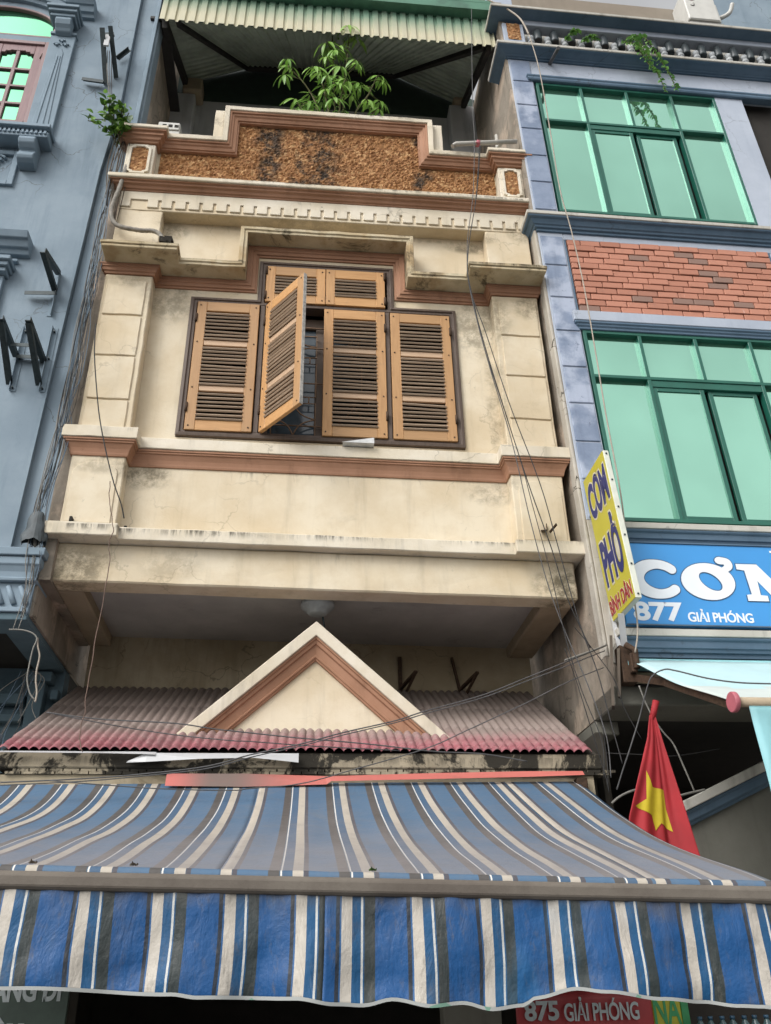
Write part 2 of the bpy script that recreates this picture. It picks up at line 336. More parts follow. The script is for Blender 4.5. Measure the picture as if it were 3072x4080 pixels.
# ------------------------------------------------------------------ mesh helpers
class MB:
    def __init__(s): s.v = []; s.f = []; s.m = []; s.s = []; s.uv = {}
    def add(s, vs, fs, mi=0, smooth=False):
        o = len(s.v); s.v += [tuple(x) for x in vs]
        for f in fs:
            s.f.append([i+o for i in f]); s.m.append(mi); s.s.append(smooth)
        return s
    def box(s, x0, x1, y0, y1, z0, z1, mi=0):
        return s.add([(x0,y0,z0),(x1,y0,z0),(x1,y1,z0),(x0,y1,z0),(x0,y0,z1),(x1,y0,z1),(x1,y1,z1),(x0,y1,z1)],
                     [(0,1,2,3),(7,6,5,4),(0,4,5,1),(1,5,6,2),(2,6,7,3),(3,7,4,0)], mi)
    def obox(s, c, ax, ay, az, mi=0):          # box from centre and three half-axis vectors
        c, ax, ay, az = map(Vector, (c, ax, ay, az)); vs = []
        for k in (-1, 1):
            for i, j in ((-1,-1),(1,-1),(1,1),(-1,1)): vs.append(c+ax*i+ay*j+az*k)
        return s.add(vs, [(3,2,1,0),(4,5,6,7),(0,1,5,4),(1,2,6,5),(2,3,7,6),(3,0,4,7)], mi)
    def bar(s, a, b, w, h, upv=(0,0,1), mi=0): # rectangular bar from a to b
        a, b = Vector(a), Vector(b); d = (b-a); L = d.length; d.normalize(); u = Vector(upv); sx = d.cross(u)
        if sx.length < 1e-4: sx = d.cross(Vector((0,1,0)))
        sx.normalize(); u = sx.cross(d)
        return s.obox((a+b)/2, d*L/2, sx*w/2, u*h/2, mi)
    def prism(s, poly, y0, y1, mi=0):          # polygon in XZ extruded in Y
        n = len(poly)
        vs = [(x, y0, z) for x, z in poly]+[(x, y1, z) for x, z in poly]
        fs = [tuple(range(n)), tuple(range(2*n-1, n-1, -1))]+[(i, (i+1) % n, n+(i+1) % n, n+i) for i in range(n)]
        return s.add(vs, fs, mi)
    def prism_x(s, poly, x0, x1, mi=0):        # polygon in YZ extruded in X
        n = len(poly)
        vs = [(x0, y, z) for y, z in poly]+[(x1, y, z) for y, z in poly]
        fs = [tuple(range(n)), tuple(range(2*n-1, n-1, -1))]+[(i, (i+1) % n, n+(i+1) % n, n+i) for i in range(n)]
        return s.add(vs, fs, mi)
    def sweep(s, path, prof, mapf, sign=1, closed=False):
        """mitred moulding: path in a plane, profile points (out, along_normal, material of the edge that starts there)"""
        P = [Vector(p) for p in path]; n = len(P); mit = []
        def nrm(a, b):
            d = (b-a).normalized(); return Vector((-d.y, d.x))*sign
        for i in range(n):
            if closed: n1, n2 = nrm(P[i-1], P[i]), nrm(P[i], P[(i+1) % n])
            else:
                n1 = nrm(P[max(i-1,0)], P[max(i-1,0)+1]); n2 = nrm(P[min(i,n-2)], P[min(i,n-2)+1])
            mit.append((n1+n2)/(1+n1.dot(n2)))
        k = len(prof); o = len(s.v)
        for i in range(n):
            for q in prof:
                p = P[i]+mit[i]*q[0]; s.v.append(tuple(mapf(p.x, p.y, q[1])))
        for i in range(n if closed else n-1):
            j = (i+1) % n
            for a in range(k):
                b = (a+1) % k
                s.f.append([o+i*k+a, o+i*k+b, o+j*k+b, o+j*k+a]); s.m.append(prof[a][2] if len(prof[a]) > 2 else 0); s.s.append(False)
        if not closed:
            for i in (0, n-1):
                s.f.append([o+i*k+a for a in range(k)]); s.m.append(prof[0][2] if len(prof[0]) > 2 else 0); s.s.append(False)
        return s
    def tube(s, pts, r, n=6, mi=0, cap=True):
        P = [Vector(p) for p in pts]; o = len(s.v); ref = None
        for i, p in enumerate(P):
            d = (P[min(i+1, len(P)-1)]-P[max(i-1, 0)])
            if d.length < 1e-9: d = Vector((0,0,1))
            d.normalize()
            if ref is None:
                ref = Vector((0,1,0)) if abs(d.y) < .9 else Vector((1,0,0))
            a = (ref-d*ref.dot(d)).normalized(); ref = a; b = d.cross(a)
            rr = r(i/(len(P)-1)) if callable(r) else r
            for k in range(n):
                t = 2*math.pi*k/n; s.v.append(tuple(p+(a*math.cos(t)+b*math.sin(t))*rr))
        for i in range(len(P)-1):
            for k in range(n):
                s.f.append([o+i*n+k, o+i*n+(k+1) % n, o+(i+1)*n+(k+1) % n, o+(i+1)*n+k]); s.m.append(mi); s.s.append(True)
        if cap:
            s.f.append([o+k for k in range(n)][::-1]); s.m.append(mi); s.s.append(False)
            s.f.append([o+(len(P)-1)*n+k for k in range(n)]); s.m.append(mi); s.s.append(False)
        return s
    def lathe(s, c, prof, n=16, mi=0):         # profile (r, z) round the vertical through c
        o = len(s.v)
        for r, z in prof:
            for k in range(n):
                t = 2*math.pi*k/n; s.v.append((c[0]+r*math.cos(t), c[1]+r*math.sin(t), c[2]+z))
        for i in range(len(prof)-1):
            for k in range(n):
                s.f.append([o+i*n+k, o+i*n+(k+1) % n, o+(i+1)*n+(k+1) % n, o+(i+1)*n+k]); s.m.append(mi); s.s.append(True)
        s.f.append([o+k for k in range(n)]); s.m.append(mi); s.s.append(False)
        s.f.append([o+(len(prof)-1)*n+k for k in range(n)]); s.m.append(mi); s.s.append(False)
        return s
    def grid(s, nu, nv, fn, mi=0, smooth=True, uvf=None):
        o = len(s.v)
        for j in range(nv+1):
            for i in range(nu+1): s.v.append(tuple(fn(i/nu, j/nv)))
        for j in range(nv):
            for i in range(nu):
                a = o+j*(nu+1)+i
                if uvf: s.uv[len(s.f)] = [uvf(i/nu, j/nv), uvf((i+1)/nu, j/nv), uvf((i+1)/nu, (j+1)/nv), uvf(i/nu, (j+1)/nv)]
                s.f.append([a, a+1, a+nu+2, a+nu+1]); s.m.append(mi); s.s.append(smooth)
        return s

WL = {}                                        # where each object's own origin stands
def tagit(o, label=None, cat=None, group=None, kind=None):
    if label: o['label'] = label
    if cat: o['category'] = cat
    if group: o['group'] = group
    if kind: o['kind'] = kind
    return o
def adopt(o, parent):
    if parent is not None:
        o.parent = parent; o.matrix_parent_inverse = Matrix.Translation(-WL[parent.name])
def thing(name, label, cat, loc, group=None):
    o = bpy.data.objects.new(name, None); COL.objects.link(o); o.location = loc; o.empty_display_size = .1
    WL[o.name] = Vector(loc); return tagit(o, label, cat, group)
def mesh_of(mb, name, mats, bevel=0.0, warp=None, solid=0.0, fix=True, seg=1):
    me = bpy.data.meshes.new(name)
    vs = [warp(*v) for v in mb.v] if warp else mb.v
    me.from_pydata(vs, [], mb.f)
    for m in mats: me.materials.append(M[m] if isinstance(m, str) else m)
    for p, mi, sm in zip(me.polygons, mb.m, mb.s): p.material_index = mi; p.use_smooth = sm
    if mb.uv:
        ul = me.uv_layers.new(name='UVMap')
        for fi, cs in mb.uv.items():
            for li, c in zip(me.polygons[fi].loop_indices, cs): ul.data[li].uv = c
    if bevel or fix:
        b = bmesh.new(); b.from_mesh(me)
        if fix: bmesh.ops.recalc_face_normals(b, faces=b.faces)
        if bevel:
            es = [e for e in b.edges if len(e.link_faces) == 2 and e.calc_face_angle(0) > rad(30)]
            bmesh.ops.bevel(b, geom=es, offset=bevel, segments=seg, affect='EDGES', clamp_overlap=True, profile=.6)
        b.to_mesh(me); b.free()
    me.update(); return me
def build(mb, name, mats, parent=None, bevel=0.0, warp=None, label=None, cat=None, group=None, kind=None, fix=True):
    if isinstance(mats, str): mats = [mats]
    o = bpy.data.objects.new(name, mesh_of(mb, name, mats, bevel, warp, fix=fix)); COL.objects.link(o)
    WL[o.name] = Vector((0, 0, 0)); adopt(o, parent); return tagit(o, label, cat, group, kind)
def place(me, name, loc, rot=(0,0,0), scale=(1,1,1), parent=None, **tg):
    o = bpy.data.objects.new(name, me); COL.objects.link(o); o.location = loc; o.rotation_euler = rot; o.scale = scale
    WL[o.name] = Vector(loc); adopt(o, parent); return tagit(o, **tg)
def copy_thing(root, loc, **tg):
    r = root.copy(); COL.objects.link(r); r.location = loc; WL[r.name] = Vector(loc); tagit(r, **tg)
    for ch in list(root.children):
        c = ch.copy(); COL.objects.link(c); c.parent = r
        for g in ch.children:
            d = g.copy(); COL.objects.link(d); d.parent = c
    return r
B = lambda *a: MB().box(*a)
elev = lambda y0: (lambda x, z, b: (x, y0-b, z))
plan = lambda x, y, b: (x, y, b)
def text_mesh(txt, offset=0.0, res=4, spacing=1.0):
    cu = bpy.data.curves.new('lettering', 'FONT'); cu.body = txt; cu.offset = offset; cu.resolution_u = res; cu.space_character = spacing
    ob = bpy.data.objects.new('lettering', cu); COL.objects.link(ob)
    dg = bpy.context.evaluated_depsgraph_get(); me = ob.evaluated_get(dg).to_mesh()
    vs = [v.co.copy() for v in me.vertices]; fs = [list(p.vertices) for p in me.polygons]
    bpy.data.objects.remove(ob); bpy.data.curves.remove(cu)
    return vs, fs
def letters(mb, txt, u0, u1, v0, v1, mapf, depth=0.004, offset=0.0, mi=0, ref=None, spacing=1.0, shear=0.0):
    """fit the word into the box u0..u1 x v0..v1 (v from the baseline box) and give it a small thickness"""
    vs, fs = text_mesh(txt, offset, spacing=spacing)
    rv = ref or vs
    xs = [v.x for v in rv]; ys = [v.y for v in rv]
    ax, bx, ay, by = min(xs), max(xs), min(ys), max(ys)
    P = []
    for v in vs:
        a = (v.x-ax)/(bx-ax); b = (v.y-ay)/(by-ay)
        P.append((u0+(u1-u0)*a+shear*b, v0+(v1-v0)*b))
    n = len(P)
    mb.add([mapf(u, v, depth) for u, v in P], fs, mi)
    ed = {}
    for f in fs:
        for i in range(len(f)):
            e = (f[i], f[(i+1) % len(f)]); k = tuple(sorted(e)); ed[k] = None if k in ed else e
    o = len(mb.v)
    mb.add([mapf(u, v, depth) for u, v in P]+[mapf(u, v, 0) for u, v in P], [(e[1], e[0], e[0]+n, e[1]+n) for e in ed.values() if e], mi)
    return vs
def smooth_path(pts, n=6):
    P = [Vector(p) for p in pts]; o = []
    for i in range(len(P)-1):
        p0, p1, p2, p3 = P[max(i-1,0)], P[i], P[i+1], P[min(i+2, len(P)-1)]
        for k in range(n):
            t = k/n
            o.append(.5*((2*p1)+(p2-p0)*t+(2*p0-5*p1+4*p2-p3)*t*t+(3*p1-p0-3*p2+p3)*t**3))
    o.append(P[-1]); return o
def cable(name, pts, r, mat, label, cat='cable', group=None, wob=0.0, n=5):
    P = smooth_path(pts)
    if wob:
        ph = random.random()*50
        P = [p+Vector((noise.noise((ph, i*.35, 0)), noise.noise((0, ph, i*.35))*.5, noise.noise((i*.35, 3, ph))*.3))*wob for i, p in enumerate(P)]
    return build(MB().tube(P, r*.75, 6), name, mat, None, label=label, cat=cat, group=group, fix=False)

# ------------------------------------------------------------------ ground
build(B(-60, 60, -80, 60, -.5, -.12), 'ground', 'asphalt', kind='structure')
build(B(-40, 40, -3.0, 30, -.119, .0), 'pavement', 'paving', kind='structure', bevel=.02)
build(B(-40, 40, -40, -3.2, -.116, -.11), 'road', 'asphalt', kind='structure')

# ================================================================== the cream house
def wh(x, y, z):                               # the old storeys have settled a few centimetres out of level
    return (x, y, z+(x-.15)*max(-.014, min(.016, .0058*(z-7.3)))*(1 if z > 4.9 else 0))
H = thing('terraced_house', 'narrow cream house with terracotta mouldings and honey wooden shutters between two blue houses', 'house', (0.18, 1.5, 0))
XL, PL, PR, XR, YW = -1.80, -1.385, 1.735, 2.17, .14
def hp(mb, name, mats, parent=H, bevel=.006, **k):
    o = build(mb, name, mats, parent, bevel, wh, **k)
    if name in ('ledge', 'sill_fillet', 'window_hood', 'hood_slab', 'cornice_cap', 'parapet_cap', 'pedestal_cap', 'front_beam', 'pilaster', 'frieze_pilaster', 'quoin_block', 'end_block'): weather(o.data)
    return o
def weather(me, amp=.0055):
    b = bmesh.new(); b.from_mesh(me)
    for _ in range(4):
        es = [e for e in b.edges if e.calc_length() > .12]
        if not es: break
        bmesh.ops.subdivide_edges(b, edges=es, cuts=1, use_grid_fill=True)
    for v in b.verts:
        p = v.co; v.co = p+Vector((noise.noise((p.x*7, p.y*9, p.z*7)), noise.noise((p.x*6, p.y*9+7, p.z*6)), noise.noise((p.x*6+3, p.y*9, p.z*8))))*amp
    b.to_mesh(me); b.free(); me.update()
# bay walls round the windows
w = MB()
w.box(PL, -1.047, YW, .3, 5.45, 9.2); w.box(1.40, PR, YW, .3, 5.45, 9.2)
w.box(-1.047, 1.40, YW, .3, 5.45, 6.385); w.box(-1.047, -.45, YW, .3, 7.925, 9.2); w.box(.82, 1.40, YW, .3, 7.925, 9.2); w.box(-.45, .82, YW, .3, 8.415, 9.2)
hp(w, 'wall', ['cream'], bevel=0)
hp(B(XL, XL+.1, .21, 1.5, 5.1, 9.2).box(XR-.1, XR, .21, 1.5, 5.1, 9.2), 'side_wall', ['party'], bevel=0)
hp(B(XL, XR, 1.5, 1.62, 3.4, 9.2), 'back_wall', ['backwall'], bevel=0)
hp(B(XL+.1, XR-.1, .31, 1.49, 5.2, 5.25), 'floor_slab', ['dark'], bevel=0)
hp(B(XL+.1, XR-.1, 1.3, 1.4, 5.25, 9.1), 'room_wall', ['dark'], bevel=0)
hp(B(XL, XR, .19, 1.5, 9.2, 9.3), 'terrace_floor', ['roofwall'], bevel=0)
hp(B(-1.884, XL-.001, .035, 1.45, 5.0, 9.25), 'gap_infill', ['party'], bevel=0)
# floor beam, side beams, soffit
hp(B(-1.85, 2.20, .09, .29, 5.02, 5.34), 'front_beam', ['cream'], bevel=.012)
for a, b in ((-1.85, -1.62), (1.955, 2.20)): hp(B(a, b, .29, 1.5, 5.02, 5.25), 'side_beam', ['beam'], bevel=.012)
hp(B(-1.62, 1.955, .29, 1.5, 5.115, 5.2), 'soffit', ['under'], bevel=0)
# ledge over the beam, stepping round the pilaster feet
lp = [(-1.83, .3), (-1.83, 0), (PL-.03, 0), (PL-.03, .06), (PR+.03, .06), (PR+.03, 0), (2.20, 0), (2.20, .3)]
hp(MB().sweep(lp, [(.06, 5.34), (.06, 5.447), (-.2, 5.452), (-.2, 5.34)], plan, -1), 'ledge', ['white'], bevel=.006)
# pilasters, quoin blocks, arched pedestal panels
for x0, x1 in ((XL, PL), (PR, XR)):
    p = hp(B(x0, x1, 0, .2, 5.453, 8.03), 'pilaster', ['cream'], bevel=.008)
    zs = [7.965, 7.545, 7.09, 6.63, 6.315]
    a, b = x0+.03, x1-.045
    if x0 > 0: a, b = x0+.05, x1-.025
    for zt, zb in zip(zs, zs[1:]):
        hp(B(a+random.uniform(-.003, .003), b, -.014, .01, zb+.008, zt-.008), 'quoin_block', ['cream'], p, .006)
    pts = [(a, 5.47), (b, 5.47), (b, 5.92)]+[((a+b)/2+(b-a)/2*math.cos(t), 5.92+.1*math.sin(t)) for t in [math.pi*i/10 for i in range(1, 10)]]+[(a, 5.92)]
    hp(MB().prism(pts, -.011, .01), 'arched_panel', ['cream'], p, .004)
    hp(B(x0, x1, 0, .2, 8.125, 8.87), 'frieze_pilaster', ['cream'], bevel=.008)
# sill band: white fillet over a terracotta cove
sp = [(XL-.0, .2), (XL-.0, 0), (PL, 0), (PL, YW), (PR, YW), (PR, 0), (XR, 0), (XR, .2)]
hp(MB().sweep(sp, [(.085, 6.21), (.085, 6.312), (-.05, 6.316), (-.05, 6.21)], plan, -1), 'sill_fillet', ['white'], bevel=.004)
hp(MB().sweep(sp, [(.072, 6.209), (-.03, 6.209), (-.03, 6.072), (.012, 6.072), (.018, 6.088), (.02, 6.1), (.03, 6.13), (.046, 6.16), (.05, 6.172), (.062, 6.174), (.062, 6.19), (.072, 6.19)], plan, -1), 'sill_moulding', ['terracotta'], bevel=.002)
# stepped hood over the window
up_ = [(PL-.001, 8.125), (-.565, 8.125), (-.565, 8.575), (.93, 8.575), (.93, 8.125), (PR+.001, 8.125)]
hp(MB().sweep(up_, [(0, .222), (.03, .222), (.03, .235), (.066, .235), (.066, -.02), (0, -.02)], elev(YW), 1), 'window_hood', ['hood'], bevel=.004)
hp(MB().sweep(up_, [(-.002, .06), (-.002, -.02), (-.105, -.02), (-.105, .015), (-.085, .018), (-.085, .032), (-.055, .038), (-.05, .05), (-.02, .052), (-.02, .06)], elev(YW), 1), 'hood_moulding', ['terracotta'], bevel=.002)
for x0, x1, a, b in ((XL, PL, -1.81, -1.155), (PR, XR, 1.49, 2.205)):
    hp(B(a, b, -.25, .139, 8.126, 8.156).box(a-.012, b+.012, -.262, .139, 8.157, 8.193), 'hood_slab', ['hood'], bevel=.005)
    pp = [(x0, .2), (x0, 0), (x1, 0), (x1, .2)]
    hp(MB().sweep(pp, [(.055, 8.125), (-.02, 8.125), (-.02, 8.03), (.012, 8.03), (.016, 8.05), (.03, 8.056), (.036, 8.085), (.048, 8.09), (.048, 8.11), (.055, 8.11)], plan, -1), 'hood_moulding', ['terracotta'], bevel=.002)
    # the same slab seen from below is left in plain render
# frieze with dentils
hp(B(XL, XR, 0, .2, 8.872, 9.2), 'frieze', ['cream'], bevel=.006)
dm = mesh_of(B(-.05, .05, -.016, .004, -.052, .052), 'dentil', ['white'], .004)
hp(B(XL, XR-.02, -.015, .005, 9.0, 9.105), 'dentil_band', ['white'], bevel=.004)
n = 31
for i in range(n):
    if i == 1: continue
    x = XL+.055+i*(XR-XL-.1)/(n-1)
    z = wh(x, 0, 8.955)[2]
    place(dm, 'dentil', (x, 0, z+random.uniform(-.002, .002)), (0, random.uniform(-.012, .012), 0), parent=H)
# cornice under the parapet
cp = [(XL, .2), (XL, 0), (XR, 0), (XR, .2)]
hp(MB().sweep(cp, [(.115, 9.19), (.12, 9.2), (.12, 9.238), (-.05, 9.25), (-.05, 9.19)], plan, -1), 'cornice_cap', ['white'], bevel=.003)
hp(MB().sweep(cp, [(.1, 9.189), (-.02, 9.189), (-.02, 9.112), (.015, 9.112), (.02, 9.125), (.035, 9.128), (.05, 9.15), (.075, 9.158), (.08, 9.175), (.1, 9.178)], plan, -1), 'cornice', ['terracotta'], bevel=.002)
# stepped parapet
par = [(-1.54, 9.25), (-1.54, 9.76), (-.75, 9.76), (-.75, 10.25), (1.115, 10.25), (1.115, 9.77), (1.92, 9.77), (1.92, 9.25)]
hp(MB().prism([(XL+.02, 9.25), (XL+.02, 9.8), (-.84, 9.8), (-.84, 10.3), (1.2, 10.3), (1.2, 9.8), (XR-.02, 9.8), (XR-.02, 9.25)], .06, .19), 'parapet', ['cream'])
mp = [(-1.53, 9.755), (-.75, 9.755), (-.75, 10.245), (1.115, 10.245), (1.115, 9.765), (1.92, 9.765)]
hp(MB().sweep(mp, [(0, -.03), (0, .02), (.015, .022), (.015, .035), (.045, .05), (.055, .065), (.075, .07), (.075, .085), (.095, .09), (.095, -.03)], elev(.03), 1), 'parapet_moulding', ['terracotta'], bevel=.002)
hp(MB().sweep(mp, [(.096, -.16), (.096, .105), (.148, .11), (.152, -.16)], elev(.03), 1), 'parapet_cap', ['white'], bevel=.004)
hp(B(-1.0, -.903, -.02, .19, 9.913, 10.385), 'end_block', ['white']); hp(B(1.269, 1.375, -.02, .19, 9.923, 10.385), 'end_block', ['white'])
# roughcast infill, thrown stones standing out of it
def rough_panel(poly_in, x0, x1, z0, z1, y, step, name, amp=.022):
    mb = MB(); nx, nz = int((x1-x0)/step), int((z1-z0)/step)
    def fn(u, v):
        x, z = x0+(x1-x0)*u, z0+(z1-z0)*v
        d = noise.voronoi((x*25, z*25, 3.1))[0]; h = (d[1]-d[0])
        h = min(h, .7)*amp*1.5+noise.noise((x*60, z*60, 1))*amp*.35
        return wh(x+noise.noise((x*50, z*50, 8))*.004, y-h, z)
    mb.grid(nx, nz, fn, 0, False)
    keep = []
    for f in mb.f:
        cx = sum(mb.v[i][0] for i in f)/4; cz = sum(mb.v[i][2] for i in f)/4
        if poly_in(cx, cz): keep.append(f)
    mb.f = keep; mb.m = [0]*len(keep); mb.s = [False]*len(keep)
    return build(mb, name, 'rough', H, fix=False)
rough_panel(lambda x, z: z < 9.8 or (-.78 < x < 1.14), -1.5, 1.91, 9.24, 10.27, .055, .0115, 'roughcast_panel')
for x0, x1 in ((XL-.01, -1.535), (1.925, XR+.01)):
    p = hp(B(x0, x1, -.05, .2, 9.25, 9.745), 'pedestal', ['white'], bevel=.008)
    c = .035; a, b, z0, z1 = x0+.03, x1-.03, 9.30, 9.715
    ring = [(a+c, z0), (b-c, z0), (b-c, z0+c*.6), (b, z0+c), (b, z1-c), (b-c, z1-c*.6), (b-c, z1), (a+c, z1), (a+c, z1-c*.6), (a, z1-c), (a, z0+c), (a+c, z0+c*.6)]
    hp(MB().sweep(ring, [(0, -.01), (0, .022), (-.028, .022), (-.028, -.01)], elev(-.05), -1, True), 'pedestal_frame', ['white'], p, .003)
    rough_panel(lambda x, z: True, a+.03, b-.03, z0+.02, z1-.02, -.053, .011, 'roughcast_inset', .012)
    pp = [(x0, .2), (x0, -.05), (x1, -.05), (x1, .2)]
    hp(MB().sweep(pp, [(-.02, 9.746), (.02, 9.746), (.025, 9.765), (.045, 9.77), (.055, 9.80), (.075, 9.805), (.075, 9.835), (.1, 9.84), (.1, 9.858), (-.02, 9.858)], plan, -1), 'pedestal_moulding', ['terracotta'], bevel=.002)
    hp(B(x0-.115, x1+.115, -.167, .2, 9.859, 9.905) if x0 < 0 else B(x0-.115, x1+.03, -.167, .2, 9.859, 9.905), 'pedestal_cap', ['white'])
# ---------------- windows
fr = MB(); fy0, fy1 = .112, .24; fw_ = .062
T = [(-1.047, 6.39), (-1.047, 7.92), (-.447, 7.92), (-.447, 8.41), (.817, 8.41), (.817, 7.92), (1.40, 7.92), (1.40, 6.39)]
fr.sweep(T, [(0, fy1), (0, fy0), (-.03, fy0-.008), (-.034, fy0+.006), (-.06, fy0+.006), (-.06, fy1)], lambda x, z, b: (x, b, z), 1, True)
fr.box(-.414, -.372, fy0+.008, fy1, 6.45, 7.86).box(.733, .772, fy0+.008, fy1, 6.45, 7.86).box(-.414, .772, fy0+.007, fy1-.01, 7.862, 7.896)
hp(fr, 'window_frame', ['frame_wood'], bevel=.003)
def shutter_parts(parent, wdt, hgt, n_mid, seed, hinge_left=True):
    """a louvred leaf in its own plane: x 0..w, z 0..h, front at y = 0; returns (mesh, offset, name) list"""
    T_ = .036; st = .086; rl = .105
    out = []
    rr = random.Random(seed)
    out.append(('stile', mesh_of(B(0, st, 0, T_, 0, hgt), 'stile', ['wood'], .004), (0, 0, 0)))
    out.append(('stile', out[0][1], (wdt-st, 0, 0)))
    iw = wdt-2*st
    rail = mesh_of(B(0, iw, .002, T_-.002, 0, rl), 'rail', ['wood_h'], .003)
    out.append(('rail', rail, (st, 0, 0))); out.append(('rail', rail, (st, 0, hgt-rl)))
    secs = []
    if n_mid:
        mr = mesh_of(B(0, iw, .006, T_-.004, 0, .062), 'mid_rail', ['wood_pale'], .003)
        z1, z2 = hgt*.29, hgt*.645
        out.append(('mid_rail', mr, (st, 0, z1))); out.append(('mid_rail', mr, (st, 0, z2)))
        secs = [(rl, z1), (z1+.062, z2), (z2+.062, hgt-rl)]
    else: secs = [(rl, hgt-rl)]
    sl = mesh_of(MB().obox((iw/2, 0, 0), (iw/2+.004, 0, 0), (0, .028, .023), (0, -.0052, .0064)), 'slat', ['slat'], .002)
    for a, b in secs:
        k = max(1, round((b-a)/.0405)); p = (b-a)/k
        for i in range(k): out.append(('slat', sl, (st, .018+rr.uniform(-.001, .001), a+p*(i+.5)+rr.uniform(-.003, .003))))
    return out
def shutter(x, z, wdt, hgt, n_mid, ang=0.0, label=None, seed=1, hinge=None):
    root = bpy.data.objects.new('shutter', mesh_of(MB().box(.012, wdt-.012, .0365, .0385, .01, .012), 'shutter_bead', ['wood'])); COL.objects.link(root)
    root.location = (x, .098, wh(x, 0, z)[2]); root.rotation_euler = (0, 0, ang)
    WL[root.name] = Vector(root.location); adopt(root, H)
    if label: root['label'] = label
    for nm, me, lo in shutter_parts(root, wdt, hgt, n_mid, seed):
        o = bpy.data.objects.new(nm, me); COL.objects.link(o); o.parent = root; o.location = lo
        if nm == 'slat': o.rotation_euler = (random.uniform(-.09, .09), random.uniform(-.006, .006)+(.03 if random.random() < .05 else 0), 0)
    pegs = MB()
    for px in (.03, wdt-.03):
        for pz in ((.04, hgt-.045) if not n_mid else (.04, hgt*.31, hgt*.665, hgt-.045)):
            pegs.lathe((0, 0, 0), [(.007, -.004), (.007, .001)], 8)
            for i in range(len(pegs.v)-16, len(pegs.v)):
                vx = pegs.v[i]; pegs.v[i] = (vx[0]+px, vx[2]-.001, vx[1]+pz)
    o = bpy.data.objects.new('peg', mesh_of(pegs, 'peg', ['rust'])); COL.objects.link(o); o.parent = root
    hx = 0 if (hinge or 'L') == 'L' else wdt
    hb = MB()
    for hz in (hgt*.16, hgt*.86): hb.lathe((hx, -.004, hz-.045), [(.012, 0), (.012, .09)], 8)
    o = bpy.data.objects.new('hinge', mesh_of(hb, 'hinge', ['rust'])); COL.objects.link(o); o.parent = root
    return root
shutter(-.978, 6.44, .555, 1.405, True, 0, seed=1)
op = shutter(-.366, 6.44, .555, 1.405, True, rad(-53), 'shutter leaf swung open towards the street', 2)
eb = MB().box(.5552, .558, .004, .035, .004, 1.401)
o = bpy.data.objects.new('edge_strip', mesh_of(eb, 'edge_strip', ['edge_white'])); COL.objects.link(o); o.parent = op
shutter(.168, 6.44, .56, 1.405, True, 0, seed=3, hinge='R'); shutter(.778, 6.44, .555, 1.405, True, 0, seed=4, hinge='R')
shutter(-.38, 7.90, .553, .44, False, 0, seed=5); shutter(.178, 7.90, .556, .44, False, 0, seed=6, hinge='R')
# inner casement and grille seen through the open leaf
ic = MB().box(-.37, .73, .27, .33, 6.45, 6.53).box(-.37, .73, .27, .33, 7.74, 7.86).box(-.37, -.30, .27, .33, 6.53, 7.74).box(.10, .20, .265, .33, 6.53, 7.74).box(.66, .73, .27, .33, 6.53, 7.74)
hp(ic, 'inner_casement', ['frame_wood'])
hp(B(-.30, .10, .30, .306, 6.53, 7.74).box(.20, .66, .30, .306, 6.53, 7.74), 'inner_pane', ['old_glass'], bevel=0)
g = MB(); gy = .235; r_ = .0065
def gl(*p): g.tube([(x, gy, z) for x, z in p], r_, 6)
for z in (6.62, 7.08, 7.48, 7.72): gl((-.37, z), (.73, z))
for x0 in (-.27, .26):
    x1 = x0+.38; xm = (x0+x1)/2
    gl((x0, 6.52), (x1, 6.52), (x1, 6.86), (x0, 6.86), (x0, 6.52)); gl((x0+.26, 6.93), (x1, 6.93), (x1, 7.30), (x0+.26, 7.30), (x0+.26, 6.93)); gl((x0, 7.37), (x1, 7.37), (x1, 7.62), (x0, 7.62), (x0, 7.37))
    for z0, z1 in ((6.52, 6.86), (7.37, 7.62)):
        zm = (z0+z1)/2
        for sx in (-1, 1):
            for sz in (-1, 1):
                a = (xm, zm+sz*(z1-z0)/2); b = (xm+sx*.19, zm)
                g.tube([(a[0]+(b[0]-a[0])*t-sx*.03*math.sin(math.pi*t), gy, a[1]+(b[1]-a[1])*t-sz*.03*math.sin(math.pi*t)) for t in [i/6 for i in range(7)]], r_, 6)
    gl((x0+.32, 6.86), (x0+.32, 6.93)); gl((x0+.32, 7.30), (x0+.32, 7.37)); gl((xm, 6.45), (xm, 6.52))
hp(g, 'window_grille', ['grille'], bevel=0)
